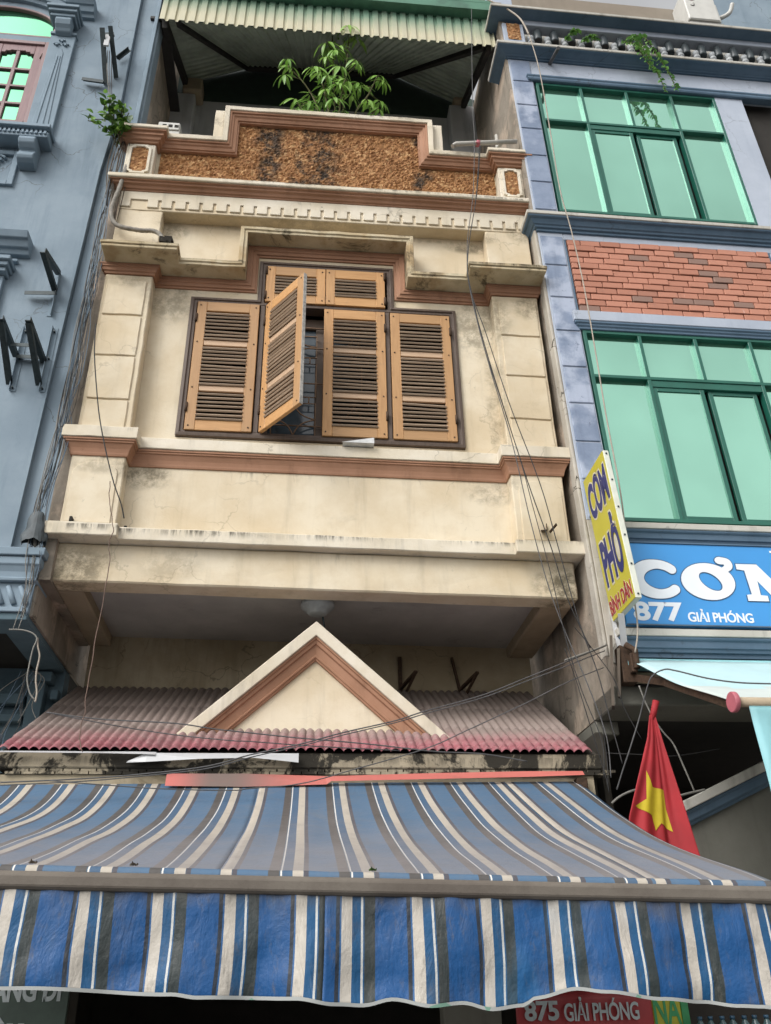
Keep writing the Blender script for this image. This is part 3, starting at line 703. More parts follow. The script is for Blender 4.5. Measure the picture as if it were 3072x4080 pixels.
# ---------------- roof terrace
hp(B(-1.77, XR, 1.45, 1.6, 9.3, 12.56), 'terrace_wall', ['roofwall'], bevel=0)
for q in ((-1.80, -1.50, 12.40), (1.80, 2.15, 12.55)): hp(B(q[0], q[1], 1.25, 1.449, 9.3, q[2]), 'terrace_pier', ['roofwall'], bevel=.01)
for q in ((-1.66, -1.42, 12.41), (1.85, 2.05, 12.56)): hp(B(q[0], q[1], 1.2, 1.44, q[2], 12.66), 'pier_brick_cap', ['beam'], bevel=.02)
FL, FR, YF = (-1.74, .02, 11.93), (2.10, .02, 11.93), .02
KL, KR = (-.88, 1.43, 13.28), (1.10, 1.43, 13.36)
def corr_sheet(A, Bp, Cp, Dp, pitch, amp, nv=2, sharp=True):
    """ribbed metal sheet over the quad A-B (rib spacing direction) to D-C (rib direction)"""
    A, Bp, Cp, Dp = map(Vector, (A, Bp, Cp, Dp)); mb = MB(); L = max((Bp-A).length, (Cp-Dp).length); k = max(2, int(L/pitch)); nrm_ = (Bp-A).cross(Dp-A).normalized()
    prof = [(0, 0), (.5, 0), (.6, 1), (.85, 1), (.95, 0)]
    us = [((i+p)/k, h) for i in range(k) for p, h in prof]+[(1, 0)]
    o = len(mb.v)
    for j in range(nv+1):
        v = j/nv
        for u, h in us: mb.v.append(tuple((A.lerp(Bp, u)).lerp(Dp.lerp(Cp, u), v)+nrm_*h*amp))
    m_ = len(us)
    for j in range(nv):
        for i in range(m_-1): mb.f.append([j*m_+i, j*m_+i+1, (j+1)*m_+i+1, (j+1)*m_+i]); mb.m.append(0); mb.s.append(False)
    return mb
hp(corr_sheet((-1.60, .06, 12.02), (2.02, .06, 12.02), KR, KL, .11, -.02), 'roof_sheet', ['roof_sheet'], bevel=0)
hp(corr_sheet((-1.74, .06, 12.0), (-1.68, 1.44, 12.86), KL, (-1.60, .062, 12.03), .13, .02), 'roof_sheet', ['roof_sheet'], bevel=0)
hp(corr_sheet((2.10, .06, 12.0), (2.02, 1.44, 12.80), KR, (2.02, .062, 12.03), .13, -.02), 'roof_sheet', ['roof_sheet'], bevel=0)
for a, b in (((-1.55, .08, 11.98), KL), ((1.98, .08, 11.98), KR)): hp(MB().bar((a[0], a[1], a[2]), (b[0], b[1]-.02, b[2]-.05), .05, .07), 'hip_rafter', ['steel_dark'], bevel=0)
hp(MB().bar((-.88, 1.38, 13.2), (1.10, 1.38, 13.28), .06, .08), 'purlin', ['steel_dark'], bevel=0)
for a, b in (((-1.69, .06, 11.93), (-1.62, 1.40, 12.66)), ((2.03, .06, 11.95), (1.98, 1.40, 12.62))): hp(MB().bar(a, b, .06, .1), 'eave_beam', ['steel_dark'], bevel=0)
hp(B(-1.86, -1.66, .07, 1.40, 12.02, 12.06), 'side_gutter', ['steel_dark'], bevel=0)
hp(MB().prism([(-1.85, 12.54), (2.21, 12.54), (2.21, 12.95), (1.15, 13.55), (-.93, 13.5), (-1.85, 13.0)], 1.445, 1.4495), 'gable_sheet', ['gable_sheet'], bevel=0)
hp(corr_sheet((-1.74, -.005, 11.905), (2.10, -.005, 11.905), (2.10, .055, 12.5), (-1.74, .055, 12.5), .107, -.022), 'fascia_sheet', ['fascia'], bevel=0)
hp(MB().prism_x([(-.06, 12.5), (-.06, 12.66), (-.045, 12.66), (-.045, 12.515), (.08, 12.515), (.08, 12.5)], -1.76, 2.09).box(-1.76, 2.09, -.062, -.05, 12.64, 12.69), 'gutter', ['gutter'], bevel=0)
hp(MB().add([(-1.76, .05, 12.52), (2.09, .05, 12.52), (2.09, .8, 12.75), (-1.76, .8, 12.75), (-1.76, .05, 12.54), (2.09, .05, 12.54), (2.09, .8, 12.77), (-1.76, .8, 12.77)], [(0,1,2,3),(4,5,6,7),(0,1,5,4),(3,2,6,7),(0,3,7,4),(1,2,6,5)]), 'roof_cover', ['gutter'], bevel=0)
# ---------------- porch roof of ribbed tile sheet, pediment and eave
def tile_roof():
    mb = MB(); pitch = .0642; k = int(4.02/pitch); per = 8; rows = []
    L = 1.68; row_l = .17; ncourse = int(L/row_l)
    for s0, s1 in ((0, .09), (.09, .24), (.24, .52), (.52, 1.05), (1.05, L)):
        h_ = .014 if s0 < .5 else .006
        rows.append((s0, .0)); rows.append((s0+.004, h_)); rows.append(((s0+s1)/2, h_*.5)); rows.append((s1-.003, .002))
    rows.append((L, 0))
    nu = k*per
    o = len(mb.v); d = Vector((0, 1.45, .86)).normalized(); nn = Vector((0, -d.z, d.y))
    for s, lift in rows:
        for i in range(nu+1):
            t = i/per; ph = t-int(t); h = .022*abs(math.sin(math.pi*ph))**.8
            x = -1.905+4.0*i/nu+(s/L)*.06*(1 if i < nu/2 else .3)
            p = Vector((x, -.04, 3.775))+d*s+nn*(h+lift*(.6+.4*math.sin(math.pi*ph)))
            mb.v.append(tuple(p+Vector((0, 0, noise.noise((x*3, s*3, 0))*.006))))
    for j in range(len(rows)-1):
        for i in range(nu): mb.f.append([o+j*(nu+1)+i, o+j*(nu+1)+i+1, o+(j+1)*(nu+1)+i+1, o+(j+1)*(nu+1)+i]); mb.m.append(0); mb.s.append(True)
    return mb
build(tile_roof(), 'porch_roof', 'tile', H, fix=False)
build(MB().prism_x([(-.0, 3.66), (-.0, 3.765), (1.5, 4.63), (1.5, 3.66)], -1.90, 2.15), 'porch_slab', 'shopwall', H)
eb_ = B(-1.93, 2.165, -.02, .1, 3.665, 3.768)
build(eb_, 'eave_beam', 'concrete', H, .008)
eb2 = MB()
for i in range(38):
    x = -1.85+i*.107; eb2.box(x, x+.1, -.006-random.random()*.006, .08, 3.628, 3.645)
    eb2.box(x+.05, x+.148, -.004-random.random()*.006, .08, 3.646, 3.663)
build(eb2, 'brick_course', 'concrete', H)
build(B(-1.95, 2.10, .012, .12, 3.3, 3.627), 'lintel', 'backwall', H)
pa, pb, pc = (-.72, 3.955), (.159, 4.705), (1.01, 3.965)
build(MB().prism([(-.80, 3.93), (.159, 4.77), (1.10, 3.93)], .33, .5), 'pediment', 'cream', H, .004)
tri = [(-.52-.22, 3.93-.196), (.159, 4.535), (.835+.22, 3.93-.196)]
build(MB().sweep(tri, [(0, -.02), (0, .022), (.012, .026), (.016, .038), (.028, .042), (.03, .03), (.085, .045), (.09, .062), (.1, .066), (.112, .07), (.115, .085), (.128, .088), (.128, -.02)], elev(.33), 1), 'pediment_moulding', 'terracotta', H, .002)
build(MB().sweep(tri, [(.129, -.15), (.129, .105), (.212, .11), (.212, -.15)], elev(.33), 1), 'pediment_cap', 'white', H, .005)
# soffit lamp
lt = thing('ceiling_lamp', 'round grey ribbed lamp hanging under the balcony slab above the pediment', 'lamp', (.17, .43, 5.115))
build(MB().lathe((.17, .43, 5.115), [(.06, 0), (.07, -.03), (.11, -.035), (.135, -.07), (.135, -.1), (.115, -.108), (.11, -.125), (.088, -.13), (.08, -.15), (.06, -.16), (.0, -.162)], 24), 'lamp_shade', 'lamp', lt)
build(MB().tube([(.2, .45, 5.03), (.225, .5, 4.9), (.25, .55, 4.75)], .008, 6), 'lamp_stalk', 'iron', lt)
# bare brackets on the back wall
for i, (x, lb) in enumerate(((.95, 'rusty wall bracket under the balcony, the one nearer the pediment'), (1.43, 'rusty drilled wall bracket under the balcony, the one nearer the side beam'))):
    b = thing('wall_bracket', lb, 'bracket', (x, 1.5, 4.7), 'bare brackets on the wall above the porch roof')
    e = .10*i
    build(MB().bar((x, 1.47, 4.98), (x+.06*i, 1.47, 4.66), .035, .02), 'upright', 'rust', b)
    build(MB().bar((x+.06*i, 1.46, 4.68), (x+.1+.06*i, 1.15, 4.74), .03, .02).bar((x+.06*i, 1.46, 4.55), (x+.1+.06*i, 1.15, 4.74), .022, .015), 'arm', 'rust', b)

# ---------------- metal scraps and coral sheet along the eave
def strip(name, pts, mat, y, label, cat, lean=.02, th=.003):
    mb = MB(); n_ = len(pts)
    mb.v = [(x, y-lean*(i % 2), zt) for i, (x, zt, zb) in enumerate(pts)]+[(x, y-.03-lean*((i+1) % 2), zb) for i, (x, zt, zb) in enumerate(pts)]
    mb.v += [(a, b_+th, c) for a, b_, c in mb.v]
    k = n_
    for i in range(n_-1):
        for q in ((i, i+1, k+i+1, k+i), (2*k+i, 2*k+i+1, 3*k+i+1, 3*k+i), (i, i+1, 2*k+i+1, 2*k+i), (k+i, k+i+1, 3*k+i+1, 3*k+i)): mb.f.append(list(q)); mb.m.append(0); mb.s.append(False)
    for i in (0, n_-1): mb.f.append([i, k+i, 3*k+i, 2*k+i]); mb.m.append(0); mb.s.append(False)
    return build(mb, name, mat, None, label=label, cat=cat)
strip('flashing_strip', [(-1.95, 3.766, 3.75), (-1.55, 3.765, 3.748), (-1.25, 3.764, 3.746), (-.98, 3.764, 3.742), (-.89, 3.762, 3.737)], 'galv', -.05, 'thin curling white metal flashing along the left end of the tiled eave', 'flashing', .004)
strip('flashing_strip', [(-1.07, 3.70, 3.683), (-.95, 3.754, 3.69), (-.6, 3.755, 3.71), (-.25, 3.755, 3.72), (.05, 3.756, 3.688)], 'galv', -.055, 'wide bent grey-white metal flashing hanging below the pediment', 'flashing', .006)
strip('eave_sheet', [(-.81, 3.625, 3.54), (-.3, 3.625, 3.535), (.24, 3.61, 3.55), (.27, 3.61, 3.572), (.9, 3.63, 3.585), (1.6, 3.645, 3.602), (2.01, 3.648, 3.615)], 'coral', -.04, 'long coral red metal sheet wedged between eave and striped awning', 'metal sheet', .004)

# ---------------- shop front below
SH = thing('street_shop', 'dark open shop front under the striped awning', 'shop', (.1, .6, 0))
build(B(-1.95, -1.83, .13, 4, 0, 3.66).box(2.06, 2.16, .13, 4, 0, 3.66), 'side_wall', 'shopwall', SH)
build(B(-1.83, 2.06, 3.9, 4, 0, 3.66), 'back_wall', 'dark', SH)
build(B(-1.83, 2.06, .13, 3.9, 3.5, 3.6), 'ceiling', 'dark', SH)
build(B(-1.27, -1.13, -.5, -.3, 0, 3.1), 'post', 'shopwall', SH, .01)
build(B(.95, 1.30, -.1, .05, 0, 2.6), 'wall_panel', 'gable_grey', SH, .01)

# ================================================================== striped awning
AW = thing('striped_awning', 'big sagging blue and white striped awning with a hanging valance over the shop', 'awning', (.05, -1.1, 2.75))
import numpy as np
def prof_fit(t): return np.poly1d(np.polyfit([p[0] for p in t], [p[1] for p in t], 4))
prof_right = prof_fit([(.05, 3.60), (-.28, 3.455), (-.6, 3.305), (-.95, 3.155), (-1.25, 3.035), (-1.53, 2.95), (-1.83, 2.862), (-2.1, 2.785), (-2.28, 2.733)])
prof_left = prof_fit([(.06, 3.60), (.0, 3.56), (-.162, 3.455), (-.6, 3.267), (-1.012, 3.135), (-1.425, 3.018), (-1.845, 2.912), (-2.195, 2.845), (-2.28, 2.826)])
bar_z = lambda x: 2.772-.0285*x                # the front bar hangs a little lower to the right
def stripe_u(x, cs, pitch_l, pitch_r):         # metres -> repeats, honouring where the cloth is seamed
    if x <= cs[0]: return (x-cs[0])/pitch_l
    for i in range(len(cs)-1):
        if x <= cs[i+1]:
            return None
    return None
AX0, AX1 = -2.35, 2.02
# cloth widths: each piece starts at a seam; u counts stripe repeats from the left edge of a white stripe
pieces = [(-2.35, -.262, -.43, .276), (-.262, 1.475, -.255, .2755), (1.475, 2.02, 1.475, .2785)]
mb = MB()
for a, b, w0, pt in pieces:
    def fn(u, v, a=a, b=b):
        x = a+(b-a)*u; y = .05-2.335*v; k = (x+.95)/2.95
        z = float(prof_left(y))*(1-k)+float(prof_right(y))*k
        env = v*(1-v)*4
        sag = env*(.010*noise.noise((x*1.3, v*2.0, 2))+.006*noise.noise((x*5, v*5, 5))+.004*math.sin(x*23+3*noise.noise((x, v*2, 0))))
        edge = -.028*math.exp(-max(0, AX1-x)/.06)*math.sin(math.pi*v)
        return (x+(1-v)*(.0425-.037*x)+.006*noise.noise((x*1.2, v*2.0, 9)), y, z+sag+edge-.022*v**9)
    mb.grid(max(4, int((b-a)/.03)), 48, fn, 0, True, lambda u, v, a=a, b=b, w0=w0, pt=pt: ((a+(b-a)*u-w0)/pt+40, v))
canvas = build(mb, 'canvas', 'awning', AW, fix=False)
sol = canvas.modifiers.new('thickness', 'SOLIDIFY'); sol.thickness = .003; sol.offset = -1
# rolled edge of cloth in front of the bar, clean of dust
mb = MB()
for a, b, w0, pt in pieces:
    def fn(u, v, a=a, b=b):
        x = a+(b-a)*u; th = rad(125)-v*rad(165); r = .03
        return (x, -2.285-r*math.cos(th)*1.0, bar_z(x)+.0+r*math.sin(th)*.9-.012+.002*noise.noise((x*9, 0, 0)))
    mb.grid(max(4, int((b-a)/.05)), 5, fn, 0, True, lambda u, v, a=a, b=b, w0=w0, pt=pt: ((a+(b-a)*u-w0)/pt+40, -.3))
build(mb, 'rolled_edge', 'awning', AW, fix=False)
bm_ = MB()
bp = [(-2.28+.0, .03), (-2.325, .03), (-2.34, .015), (-2.34, -.022), (-2.325, -.036), (-2.28, -.036)]
o_ = len(bm_.v)
for x in (AX0, -.6, .6, AX1+.03):
    for y, z in bp: bm_.v.append((x, y, bar_z(x)-.04+z))
for j in range(3):
    for i in range(6): bm_.f.append([o_+j*6+i, o_+j*6+(i+1) % 6, o_+(j+1)*6+(i+1) % 6, o_+(j+1)*6+i]); bm_.m.append(0); bm_.s.append(False)
bm_.f += [[o_+i for i in range(6)], [o_+18+i for i in range(6)]]; bm_.m += [0, 0]; bm_.s += [False, False]
build(bm_, 'front_bar', 'bar', AW, .004)
hem_pts = [(-2.4, 2.42), (-1.3, 2.425), (-.943, 2.414), (-.398, 2.384), (-.3, 2.372), (.05, 2.362), (.199, 2.341), (.30, 2.335), (.40, 2.352), (.542, 2.328), (.66, 2.335), (.78, 2.312), (.90, 2.322), (.95, 2.345), (1.095, 2.372), (1.2, 2.36), (1.431, 2.332), (1.6, 2.318), (1.733, 2.302), (1.82, 2.298), (1.895, 2.285), (2.02, 2.27)]
def hem_z(x):
    for (a, za), (b, zb) in zip(hem_pts, hem_pts[1:]):
        if x <= b:
            t = (x-a)/(b-a); t = t*t*(3-2*t); return za+(zb-za)*t
    return hem_pts[-1][1]
vpieces = [(-2.4, .148, -1.04, .2695), (.148, 2.0, .212, .2695)]
def val_pt(x, v):
    zt = bar_z(x)-.052; zb = hem_z(x)-.012
    k = v**.8
    fold = .05*k*noise.noise((x*2.1, v*.7, 4))+.024*k*math.sin(x*11.7+1.3*math.sin(x*3))+.02*noise.noise((x*7, v*3, 1))*k+.006*math.sin(x*42)*max(0, 1-v*4)
    return (x+.012*k*noise.noise((x*2.5, v*1.4, 7))-.008*v*x, -2.315-fold-.02*v, zt+(zb-zt)*v)
mb = MB()
for a, b, w0, pt in vpieces:
    mb.grid(int((b-a)/.012), 30, lambda u, v, a=a, b=b: val_pt(a+(b-a)*u, v), 0, True, lambda u, v, a=a, b=b, w0=w0, pt=pt: ((a+(b-a)*u-w0)/pt+40, 1-v+.2))
vo = build(mb, 'valance', 'valance', AW, fix=False)
sol = vo.modifiers.new('thickness', 'SOLIDIFY'); sol.thickness = .002
mb = MB()
mb.grid(220, 2, lambda u, v: (lambda p: (p[0], p[1]-.004, p[2]-.004+.012*v))(val_pt(-2.4+4.4*u, 1.0)), 0, True)
build(mb, 'hem_tape', 'hem', AW, fix=False)
mb = MB()
mb.grid(2, 12, lambda u, v: (2.0+.03*v-.012*v*2+.0, -2.30+.5*u, (bar_z(2.0)-.052)+((hem_z(1.9)+.06*u)-(bar_z(2.0)-.052))*v*(1-.75*u)), 0, True)
for f in range(len(mb.f)): mb.uv[f] = [(40.4, .5)]*4
build(mb, 'end_valance', 'valance', AW, fix=False)
for x in (-1.55, 1.9):
    build(MB().bar((x, .0, 3.35), (x, -1.15, 2.80), .03, .04).bar((x, -1.15, 2.80), (x, -2.28, bar_z(x)-.045), .03, .04), 'folding_arm', 'iron', AW)
build(B(1.955, 2.03, -.06, .05, 3.42, 3.60).box(1.97, 2.0, -.14, -.061, 3.45, 3.55), 'end_bracket', 'rust', AW, .004)
# leaf litter lying against the front edge
for i, (x, lb) in enumerate(((-1.15, 'dry leaf scrap lying at the far left on the front edge of the striped awning'), (-.98, 'small curled dry leaf on the front edge of the striped awning, second from the left'), (-.60, 'flat yellowed leaf on the awning edge beside a white stripe'), (.33, 'tiny green weed sprig on the front edge of the striped awning'))):
    m_ = MB()
    for k in range(5):
        a = k*1.3; m_.add([(x+k*.006-.01, -2.26, bar_z(x)+.026), (x+k*.006-.005+.008*math.cos(a), -2.27, bar_z(x)+.036+.004*math.sin(a)), (x+k*.006, -2.255, bar_z(x)+.028), (x+k*.006-.005, -2.26, bar_z(x)+.02)], [(0,1,2),(0,2,3),(0,1,3),(1,2,3)])
    build(m_, 'dry_leaf', 'twig' if i < 3 else 'leaf2', None, label=lb, cat='leaf')

# ================================================================== the lavender house on the right
YR = -.13
wr = lambda x, y, z: (x-.018*(z-7.2), y, z)
R = thing('lavender_house', 'lavender blue house with mint mirrored windows and red brick panel, right of the cream house', 'house', (3.8, 1.5, 0))
def rp(mb, name, mats, parent=R, bevel=.005, **k): return build(mb, name, mats, parent, bevel, wr, **k)
X0, X1 = 2.245, 5.75
rp(B(X0+.05, X1, .0, 3, 4.1, 11.9), 'core_wall', ['dark'], bevel=0)
rp(B(2.222, X0+.045, -.12, 3, 4.1, 4.62).box(2.222, X0+.045, -.12, 3, 5.0, 12.6).box(2.222, X0+.045, -.12, 3, 4.621, 4.999), 'flank_wall', ['party'], bevel=0)
rp(B(2.218, 2.2485, YR+.004, YR+.12, 4.45, 9.0), 'flank_edge', ['crackwall'], bevel=.01)
# front layer
rp(B(2.249, 2.50, YR, .0, 5.59, 12.0), 'corner_pier', ['lav'])
zz = [11.48, 11.105, 10.70, 10.31, 9.89, 9.49, 9.087]
for zl in (zz, [8.73, 8.34, 7.935, 7.532, 7.12, 6.725, 6.33, 5.96, 5.60]):
    for zt, zb in zip(zl, zl[1:]):
        rp(B(2.268, 2.487+random.uniform(-.003, .003), YR-.012, YR+.01, zb+.008, zt-.008), 'quoin_block', ['quoin'], bevel=.005)
rp(B(2.501, X1, YR+.002, .0, 11.21, 11.6), 'upper_wall', ['lav'])
rp(B(4.60, 4.93, YR, .1, 9.08, 11.209), 'window_pier', ['lav'])
rp(B(4.931, X1, .05, .06, 9.08, 11.2), 'recess_back', ['roofwall'], bevel=0)
rp(B(2.501, X1, YR+.002, .0, 8.70, 8.81), 'spandrel', ['lav']); 
rp(B(4.62, X1, YR+.002, .0, 7.60, 8.70), 'spandrel', ['lav'])
rp(B(2.501, 4.62, YR+.002, .0, 7.69, 7.775), 'spandrel', ['lav'])
rp(B(2.501, 2.52, YR+.002, .0, 7.775, 8.70).box(4.585, 4.62, YR+.002, .0, 7.775, 8.70), 'brick_surround', ['lav_trim'])
def cornice(z0, z1, xa, xb, out_, cap_h, nm='cornice'):
    """moulded string course: pale cap on top of stepped blue bands"""
    h = z1-z0-cap_h
    c = rp(MB().sweep([(xa, .2), (xa, YR), (xb, YR)], [(out_, z1-cap_h+.001), (out_+.004, z1), (-.05, z1+.006), (-.05, z1-cap_h+.001)], plan, -1), nm+'_cap', ['cap'], bevel=.004)
    rp(MB().sweep([(xa, .2), (xa, YR), (xb, YR)], [(out_-.01, z1-cap_h), (-.05, z1-cap_h), (-.05, z0), (.02, z0), (.022, z0+h*.22), (.042, z0+h*.24), (.05, z0+h*.42), (.062, z0+h*.44), (out_*.7, z0+h*.8), (out_-.02, z0+h*.82), (out_-.01, z0+h*.9)], plan, -1), nm, ['lav_trim'], bevel=.003)
def app(z, out_): return 2.4+(z-2.4)*((5.764-out_)/5.764)
cornice(app(12.27, .03), app(12.56, .17), 2.26, X1, .17, .035)
cornice(app(11.54, .03), app(11.845, .16), 2.26, X1, .16, .035)
cornice(app(8.81, .03), app(9.085, .13), 2.26, X1, .13, .04)
cornice(app(5.365, .03), app(5.58, .1), 2.52, X1, .10, .05)
cornice(app(4.45, .03), app(4.675, .1), 2.40, X1, .10, .055)
rp(MB().sweep([(2.49, .1), (2.49, YR), (X1, YR)], [(.05, 7.64), (.055, 7.75), (-.05, 7.752), (-.05, 7.64)], plan, -1), 'lintel_cap', ['lav'])
rp(MB().sweep([(2.49, .1), (2.49, YR), (X1, YR)], [(.045, 7.639), (-.05, 7.639), (-.05, 7.56), (.015, 7.56), (.018, 7.585), (.03, 7.59), (.032, 7.61), (.045, 7.615)], plan, -1), 'lintel_moulding', ['lav_trim'])
rp(MB().sweep([(2.47, .1), (2.47, YR), (5.35, YR)], [(.03, 11.12), (.04, 11.14), (.04, 11.165), (.05, 11.17), (.05, 11.195), (-.05, 11.197), (-.05, 11.12)], plan, -1), 'window_hood', ['lav_trim'])
rp(B(2.249, 2.52, YR, .0, 4.40, 5.589), 'lower_pier', ['crackwall'])
rp(B(2.521, X1, YR+.004, .0, 4.64, 5.36), 'sign_backing', ['lav_trim'])
# bricks
rp(B(2.52, 4.585, YR+.012, .0, 7.776, 8.70), 'brick_backing', ['mortar'], bevel=0)
bl, bh, gap = .2, .0765, .009
full = mesh_of(B(-(bl-gap)/2, (bl-gap)/2, -.018, .012, -(bh-gap)/2, (bh-gap)/2), 'brick', ['brick'], .004)
for r in range(12):
    z = 7.776+bh*(r+.5); x = 2.522-(.0 if r % 3 == 0 else (.13 if r % 3 == 1 else .065))
    while x < 4.583:
        a, b = max(x, 2.524), min(x+bl, 4.583)
        if b-a > .03:
            y = YR+.004+random.uniform(-.008, .004); xx = wr((a+b)/2, 0, z)[0]
            me = full if b-a > bl-.01 else mesh_of(B(-(b-a-gap)/2, (b-a-gap)/2, -.018, .012, -(bh-gap)/2, (bh-gap)/2), 'brick', ['brick'], .004)
            place(me, 'brick', (xx, y, z), (0, random.uniform(-.006, .006), 0), parent=R)
        x += bl
# mirrored windows
def green_window(xs, z0, zt, z1, slide):
    """xs: bar positions; upper lights above zt, lower lights below; slide = (index a, b) of the sliding pair"""
    w = .032; ya, yb = YR-.002, YR+.075
    f = MB(); xa, xb = xs[0], xs[-1]
    f.box(xa, xa+w, ya, yb, z0, z1).box(xb-w, xb, ya, yb, z0, z1).box(xa+w, xb-w, ya+.001, yb, z1-w, z1).box(xa+w, xb-w, ya+.001, yb, z0, z0+w)
    f.box(xa+w, xb-w, ya+.002, yb, zt-w/2, zt+w/2)
    for i, x in enumerate(xs[1:-1]):
        f.box(x-w/2, x+w/2, ya+.003, yb, zt+w/2, z1-w)
        if i != slide: f.box(x-w/2, x+w/2, ya+.003, yb, z0+w, zt-w/2)
    fr_ = rp(f, 'window', ['green_frame'], bevel=.002)
    yg = YR+.05
    for i in range(len(xs)-1):
        a = xs[i]+(w if i == 0 else w/2); b = xs[i+1]-(w if i == len(xs)-2 else w/2)
        rp(B(a, b, yg, yg+.005, zt+w/2, z1-w), 'pane', ['green_glass'], fr_, 0)
        if i not in (slide, slide+1): rp(B(a, b, yg, yg+.005, z0+w, zt-w/2), 'pane', ['green_glass'], fr_, 0)
    # sliding pair with its deep head track and a gap between the leaves
    a, b = xs[slide]+w/2, xs[slide+2]-w/2; m = (a+b)/2
    rp(B(a, b, YR+.01, YR+.07, zt-w/2-.07, zt-w/2-.001), 'track', ['green_frame'], fr_, .002)
    for (p, q, yy) in ((a+.005, m-.035, YR+.018), (m+.012, b-.045, YR+.036)):
        s = .04
        sf = MB().box(p, p+s, yy, yy+.03, z0+w, zt-w/2-.071).box(q-s, q, yy, yy+.03, z0+w, zt-w/2-.071).box(p+s, q-s, yy+.001, yy+.03, z0+w, z0+w+s).box(p+s, q-s, yy+.001, yy+.03, zt-w/2-.071-s, zt-w/2-.071)
        rp(sf, 'sash', ['green_frame'], fr_, .002)
        rp(B(p+s, q-s, yy+.012, yy+.017, z0+w+s, zt-w/2-.071-s), 'pane', ['green_glass'], fr_, 0)
    return fr_
green_window([2.522, 3.03, 3.553, 4.075, 4.60], 9.095, 10.50, 11.115, 1)
green_window([2.515, 3.045, 3.575, 4.105, 4.635], 5.59, 7.045, 7.56, 1)
rp(B(4.64, X1, YR+.002, 0, 5.56, 7.60), 'side_wall', ['lav'])
# parapet with balusters
rp(B(2.25, X1, .02, .1, 11.70, 12.4), 'parapet_back', ['cap'], bevel=0)
rp(B(2.245, 2.49, YR-.02, .02, 11.74, 12.15), 'pedestal', ['lav'], bevel=.006)
rough_ = B(2.29, 2.445, YR-.024, YR, 11.85, 12.13)
rp(MB().grid(14, 26, lambda u, v: (2.29+.155*u, YR-.022-.02*min(.7, (lambda d: d[1]-d[0])(noise.voronoi((u*4, v*7, 1))[0])), 11.84+.30*v), 0, False), 'roughcast_inset', ['rough'], bevel=0, fix=False)
bal = mesh_of(MB().lathe((0, 0, 0), [(.05, 0), (.062, .02), (.062, .05), (.04, .06), (.036, .075), (.044, .08), (.044, .1), (.036, .105), (.034, .13), (.042, .135), (.042, .155), (.033, .16), (.031, .19), (.036, .195), (.036, .24)], 14), 'baluster', ['baluster'])
cpm = mesh_of(MB().lathe((0, 0, 0), [(.048, -.17), (.052, -.14), (.052, -.02), (.042, .01), (.022, .022)], 12), 'baluster_cap', ['cap_tile'])
pot = mesh_of(B(-.055, .055, -.03, .03, 0, .07), 'clay_block', ['orange_pot'], .008)
for i in range(17):
    x = 2.66+.2*i-.018*4.6
    if x > X1: break
    place(bal, 'baluster', (x-.085, -.10, 11.72), (rad(4), rad(-2), 0), parent=R)
    place(cpm, 'baluster_cap', (x+.0, -.10, 12.09), (0, 0, 0), parent=R)
    if i < 7: place(pot, 'clay_block', (x+.01, -.06, 11.74), (0, 0, 0), parent=R)
rp(B(2.40, 2.47, -.14, -.07, 11.74, 12.12), 'rusty_gap', ['rust'], bevel=.01)
rp(B(2.5, X1, -.16, -.04, 12.135, 12.26), 'rail', ['lav'])
# terrace above the parapet
rp(B(2.40, 5.5, 1.1, 1.2, 12.2, 15), 'upper_wall', ['beigewall'], bevel=0)
rp(B(3.35, 4.15, 1.05, 1.099, 13.3, 13.95), 'door', ['terracotta'])
rp(B(2.26, 2.52, .1, .4, 12.5, 13.4), 'terrace_post', ['lav'])
rp(B(5.5, 8.0, .75, 1.2, 12.2, 15), 'upper_flank', ['blue'], bevel=0)
ac = thing('air_conditioner', 'white outdoor air conditioner unit on the top terrace of the lavender house', 'air conditioner', (5.0, .55, 13.45))
build(MB().box(4.98, 5.42, .42, .74, 13.62, 14.25), 'case', 'white_plastic', ac, .015)
build(MB().box(5.421, 5.48, .48, .70, 13.70, 14.1), 'valve_box', 'white_plastic', ac, .01)
build(MB().lathe((0, 0, 0), [(.045, 0), (.045, .006)], 16), 'badge', 'logo_red', ac).location = (0, 0, 0)
bd = bpy.data.objects['badge']; bd.location = (5.08, .418, 14.08); bd.rotation_euler = (rad(90), 0, 0)
build(MB().tube([(5.05, .417, 13.93), (5.07, .417, 13.91), (5.10, .417, 13.92), (5.10, .417, 13.98)], .008, 5), 'lettering', 'grey_dark', ac)
build(MB().box(5.0, 5.48, .45, .72, 13.45, 13.618), 'stand', 'grey_dark', ac, .01)
build(MB().tube(smooth_path([(5.45, .6, 13.95), (5.56, .55, 13.93), (5.66, .5, 13.98), (5.7, .45, 14.1)]), .03, 8), 'pipe', 'white_plastic', ac)
# spout pipe
sp_ = thing('drain_spout', 'short grey drain pipe poking out of the lavender wall below the balusters', 'pipe', (2.70, -.13, 11.47))
build(MB().tube([(2.655, -.1, 11.49), (2.655, -.42, 11.32)], .02, 10), 'spout', 'grey_wire', sp_)
